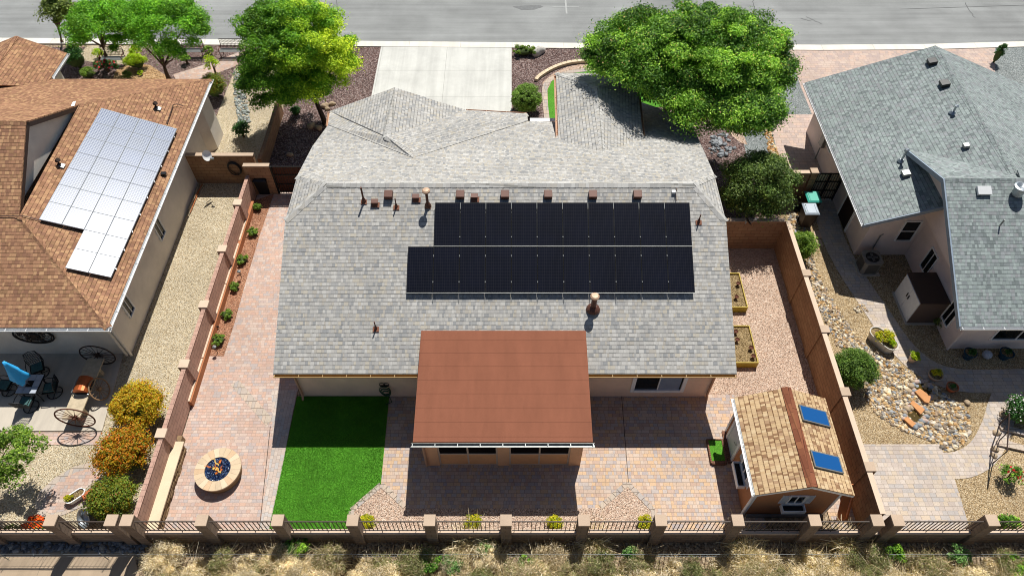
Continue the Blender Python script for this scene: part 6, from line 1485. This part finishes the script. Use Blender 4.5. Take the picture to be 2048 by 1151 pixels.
# low flagstone border of the entry garden
br_ = thing('stone_border', 'curved pale sandstone border edging the entry garden', 'border', tuple(G(1140, 135))); 
line = smooth_line([G(1072, 163), G(1078, 156), G(1098, 143), G(1124, 132), G(1155, 126), G(1200, 126), G(1270, 129), G(1330, 140)], 3)
for i in range(0, len(line) - 1):
    a, b = line[i], line[i + 1]; d = b - a; n = Vector((-d.y, d.x, 0)).normalized() * .1; b = a + d * .94
    if d.length < .05: continue
    obj('border_stone', MB().prism([(a + n).to_2d(), (a - n).to_2d(), (b - n).to_2d(), (b + n).to_2d()], 0, .17), M['flag'], br_)

# ------------------------------------------------------------------ right neighbour's things
c = G(1746, 513, .8); ac = thing('air_conditioner', 'grey air conditioning unit in the shaded corner of the right house', 'air conditioner', (c.x, c.y, 0))
def rbox(cx, cy, h2, r, z0, z1, n=5):
    o = []
    for sx, sy, a0 in ((1, 1, 0), (-1, 1, 90), (-1, -1, 180), (1, -1, 270)):
        for k in range(n + 1): a = math.radians(a0 + 90 * k / n); o.append((cx + sx * (h2 - r) + r * math.cos(a), cy + sy * (h2 - r) + r * math.sin(a)))
    return MB().prism(o, z0, z1)
obj('pad', MB().box(c.x - .46, c.x + .46, c.y - .46, c.y + .46, 0, .07), M['conc_b'], ac)
obj('casing', rbox(c.x, c.y, .38, .12, .07, .72), M['ac'], ac)
m = rbox(c.x, c.y, .39, .12, .72, .76); tp = obj('top_panel', m, M['steeld'], ac); 
obj('fan_opening', MB().lathe((c.x, c.y, .762), [(.28, 0), (.28, .004)], 28), M['bin'], ac)
m = MB()
for k in range(5): m.ring((c.x, c.y, .78), .06 + .055 * k, .004, 'Z', 28, 4)
for k in range(8): a = 6.283 * k / 8; m.tube([(c.x, c.y, .78), (c.x + .29 * math.cos(a), c.y + .29 * math.sin(a), .78)], .005, 4)
obj('fan_guard', m, M['black'], ac)
m = MB()
for k in range(4): a = 1.57 * k; m.obox((c.x + .13 * math.cos(a), c.y + .13 * math.sin(a), .7705), (.2, .1, .006), a)
obj('fan_blade', m, M['ac'], ac)
m = MB()
for k in range(16): 
    z = .12 + k * .036
    m.box(c.x - .25, c.x + .25, c.y - .386, c.y - .381, z, z + .012); m.box(c.x - .386, c.x - .381, c.y - .25, c.y + .25, z, z + .012)
obj('louvres', m, M['bin'], ac)
m = MB(); m.tube([(c.x + .2, c.y + .35, .3), (c.x + .35, 20.5, .5), (c.x + .35, 20.5, 1.3), (c.x + .45, 20.52, 1.4)], .03, 6); obj('pipe', m, M['steeld'], ac)
# storage cabinet
q = [G(1818, 548, 1.35), G(1870, 545, 1.35), G(1892, 606, 1.35), G(1841, 609, 1.35)]
x0 = (q[0].x + q[3].x) / 2; x1 = 17.4; y0 = (q[2].y + q[3].y) / 2; y1 = (q[0].y + q[1].y) / 2; hC = 1.35
cab = thing('storage_cabinet', 'storage cabinet with white doors and dark brown top beside the right house', 'cabinet', ((x0 + x1) / 2, (y0 + y1) / 2, 0))
obj('cabinet_body', MB().box(x0, x1, y0, y1, .06, hC), plain('taupe_resin', '5c4c44', .6), cab); obj('cabinet_top', MB().box(x0 - .02, x1 + .02, y0 - .02, y1 + .02, hC, hC + .05), M['fascia_d'], cab, bevel=.008)
for a, b in ((y0 + .03, (y0 + y1) / 2 - .006), ((y0 + y1) / 2 + .006, y1 - .03)):
    dd = obj('door', MB().box(x0 - .03, x0, a, b, .08, hC - .02), M['door_w'], cab); hy = (y0 + y1) / 2 + (-.07 if a < (y0 + y1) / 2 - .1 else .07); m = MB(); m.box(x0 - .06, x0 - .03, hy - .02, hy + .02, .75, .95); obj('handle', m, M['black'], dd)
obj('plinth', MB().box(x0 - .08, x1, y0 - .08, y1 + .05, 0, .06), M['conc_b'], cab)
# trough planter
tc_ = G(1768, 676, .4); tr_ = thing('trough_planter', 'large oval stone trough planted with yellow-green succulents', 'planter', (tc_.x, tc_.y, 0)); a = G(1753, 662, .4); b = G(1786, 690, .4); d = b - a; ang = math.atan2(d.y, d.x)
tub(tr_, (tc_.x, tc_.y), .62, .3, ang, .0, .42, 'rock_w')
f = foliage(15, (tc_.x, tc_.y, .5), (.42, .36, .2), 18, 1500, .04, .12); leaf_mesh('plants', *f[:6], LF['yellow'], tr_); f = foliage(16, (b.x - .12, b.y + .08, .52), (.2, .18, .16), 8, 700, .035, .08); leaf_mesh('plants', *f[:6], LF['lime'], tr_)
def pot(label, px, py, r, h, mat, plant=None, pr=.2, z=None, seed=1, group=None, nl=700):
    c = G(px, py, h); t = thing('flower_pot', label, 'flower pot', (c.x, c.y, 0), group)
    obj('pot', MB().lathe((c.x, c.y, 0), [(r * .65, 0), (r * .92, h * .75), (r, h * .85), (r * 1.04, h), (r * .9, h), (r * .86, h - .05), (.01, h - .05)], 24), M[mat], t, smooth=False)
    obj('soil', MB().lathe((c.x, c.y, h - .05), [(r * .87, 0), (r * .87, .012)], 18), M['soil'], t)
    if plant: f = foliage(seed, (c.x, c.y, h + pr * .35), (pr, pr, pr * .8), 10, nl, .035, pr * .4); leaf_mesh('plant', *f[:6], plant, t)
pot('small dark pot with a bright lime plant beside the stream bed', 1829, 713, .17, .32, 'terral', LF['lime'], .2, seed=21)
pot('pale terracotta bowl with yellow-green plant at the edge of the shade', 1872, 748, .27, .26, 'terral', LF['yellow'], .22, seed=22)
pot('round orange terracotta pot nearly empty beside the curved path', 1906, 772, .22, .24, 'terra', LF['dark'], .1, seed=23, nl=200)
pot('blue glazed pot left of the white ball under the right house window', 1942, 704, .24, .36, 'blue_pot', LF['dark'], .17, seed=24)
pot('blue glazed pot right of the white ball under the right house window', 2015, 704, .26, .36, 'blue_pot', LF['dark'], .15, seed=25, nl=300)
c = G(1975, 708, .2); t = T('marbled_ball'); nn = t.noise(t.ob(), 14, 3, .7, 1.5); mm = t.out(t.ramp(nn, [(.42, hx('c8ccd4')), (.55, hx('8a94a6')), (.62, hx('d4d6da'))]), .4)
m = MB(); m.lathe((c.x, c.y, .18), [(.02, -.18), (.1, -.15), (.165, -.08), (.185, 0), (.165, .08), (.1, .15), (.02, .18)], 24); tag(obj('garden_ball', m, mm, smooth=True), 'white and grey marbled gazing ball between the two blue pots', 'gazing ball')
# pond with slabs
pd = thing('pond', 'small stepped rock pond with orange flagstones in the stream bed', 'pond', tuple(G(1836, 805)))
p1 = [(1826, 765), (1846, 762), (1862, 776), (1868, 792), (1852, 800), (1838, 790), (1822, 785)]; p2 = [(1812, 815), (1835, 812), (1852, 826), (1850, 845), (1830, 852), (1808, 838)]
for k, pp_ in enumerate((p1, p2)):
    P_ = [G(x, y)[:2] for x, y in pp_]; obj('water', MB().prism(P_, .0, .05), M['water'], pd)
for k, pp_ in enumerate(([(1830, 782), (1840, 776), (1862, 792), (1858, 805), (1850, 803)], [(1820, 805), (1826, 800), (1850, 818), (1842, 828)], [(1808, 837), (1815, 832), (1832, 846), (1825, 853)])):
    P_ = [G(x, y, .15)[:2] for x, y in pp_]; obj('flagstone', MB().prism(P_, .06, .15), M['flo'] if 'flo' in M else plain('orange_flagstone', 'c08a5c', .8, var=.15), pd)
rr = random.Random(12)
def ring_rocks(poly, n, s):
    P_ = [G(x, y) for x, y in poly]; m_all = []
    for k in range(n):
        u_ = k / n * len(P_); i = int(u_); a, b = P_[i], P_[(i + 1) % len(P_)]; q = a.lerp(b, u_ - i) + Vector((rr.uniform(-.08, .08), rr.uniform(-.08, .08), 0)); sz = s * rr.uniform(.6, 1.25)
        obj('pond_rock', MB().blob((q.x, q.y, sz * .5), (sz * 1.2, sz, sz * .75), rr, .14, 9, 6, rr.uniform(0, 3)), (M['rock_t'], M['rock_b'], M['rock_p'])[k % 3], pd, smooth=True)
M['rock_b'] = stucco('blue_grey_rock', '868b90', .2); M['rock_p'] = stucco('pinkish_rock', 'b59f94', .2)
ring_rocks(p1, 42, .095); ring_rocks(p2, 46, .095)
# trellis, stepping slabs
tl = thing('metal_trellis', 'rusty metal arch trellis leaning beside the right garden path', 'trellis', tuple(G(2000, 960)))
m = MB(); A0, A1 = G(2019, 828, 1.35), G(2014, 902, 1.35)
f0, f1 = G(1998, 850, 0), G(1987, 966 - 0, 0)
A0 = Vector((f0.x + .28, f0.y + .0, 1.5)); 
m.tube([G(1999, 848), G(2019, 826, 1.4), G(2014, 902, 1.4), G(1986, 925, .02)], .024, 8); m.tube([G(2010, 850, 1.2), G(2008, 856, .1)], .015, 6); m.tube([G(2017, 862, 1.4), G(1999, 880, .1)], .018, 6)
obj('frame', m, M['rustdk'], tl)
for k, (l, q) in enumerate((('upper tan stepping slab at the right edge', [(1999, 850), (2010, 849), (2060, 862), (2060, 872), (2003, 858)]), ('lower tan stepping slab at the right edge', [(1994, 880), (2006, 877), (2060, 893), (2060, 903), (1996, 889)]))):
    P_ = [G(x, y, .1)[:2] for x, y in q]; tag(obj('stepping_slab', MB().prism(P_, 0, .1), M['pv_edge']), l, 'slab')
for k, (l, q) in enumerate((('upper reddish paving slab beside the bins', [(1627, 462), (1638, 460), (1645, 475), (1628, 475)]), ('lower reddish paving slab beside the bins', [(1632, 480), (1642, 479), (1646, 491), (1636, 491)]))):
    P_ = [G(x, y, .05)[:2] for x, y in q]; tag(obj('paving_slab', MB().prism(P_, 0, .05), M['terral']), l, 'slab')
# wire strands with thin posts outside
wf = thing('wire_fence', 'low wire strand fence on thin stakes outside the rear wall', 'fence', (0, 7.3, 0))
for z in (.35, .6): m = MB(); rw_ = random.Random(int(z * 10)); m.tube([(-17 + k * 1.0, 7.32, z + .012 * math.sin(k * 2.1)) for k in range(37)], .005, 5); obj('wire_strand', m, M['steel'], wf)
for x in (-16.6, -13.3, -9.4, -5.2, -1.1, 3.0, 7.0, 10.4, 14.0, 17.2): m = MB(); m.tube([(x, 7.32, 0), (x + .02, 7.32, .72)], .014, 5); obj('post', m, M['steeld'], wf)
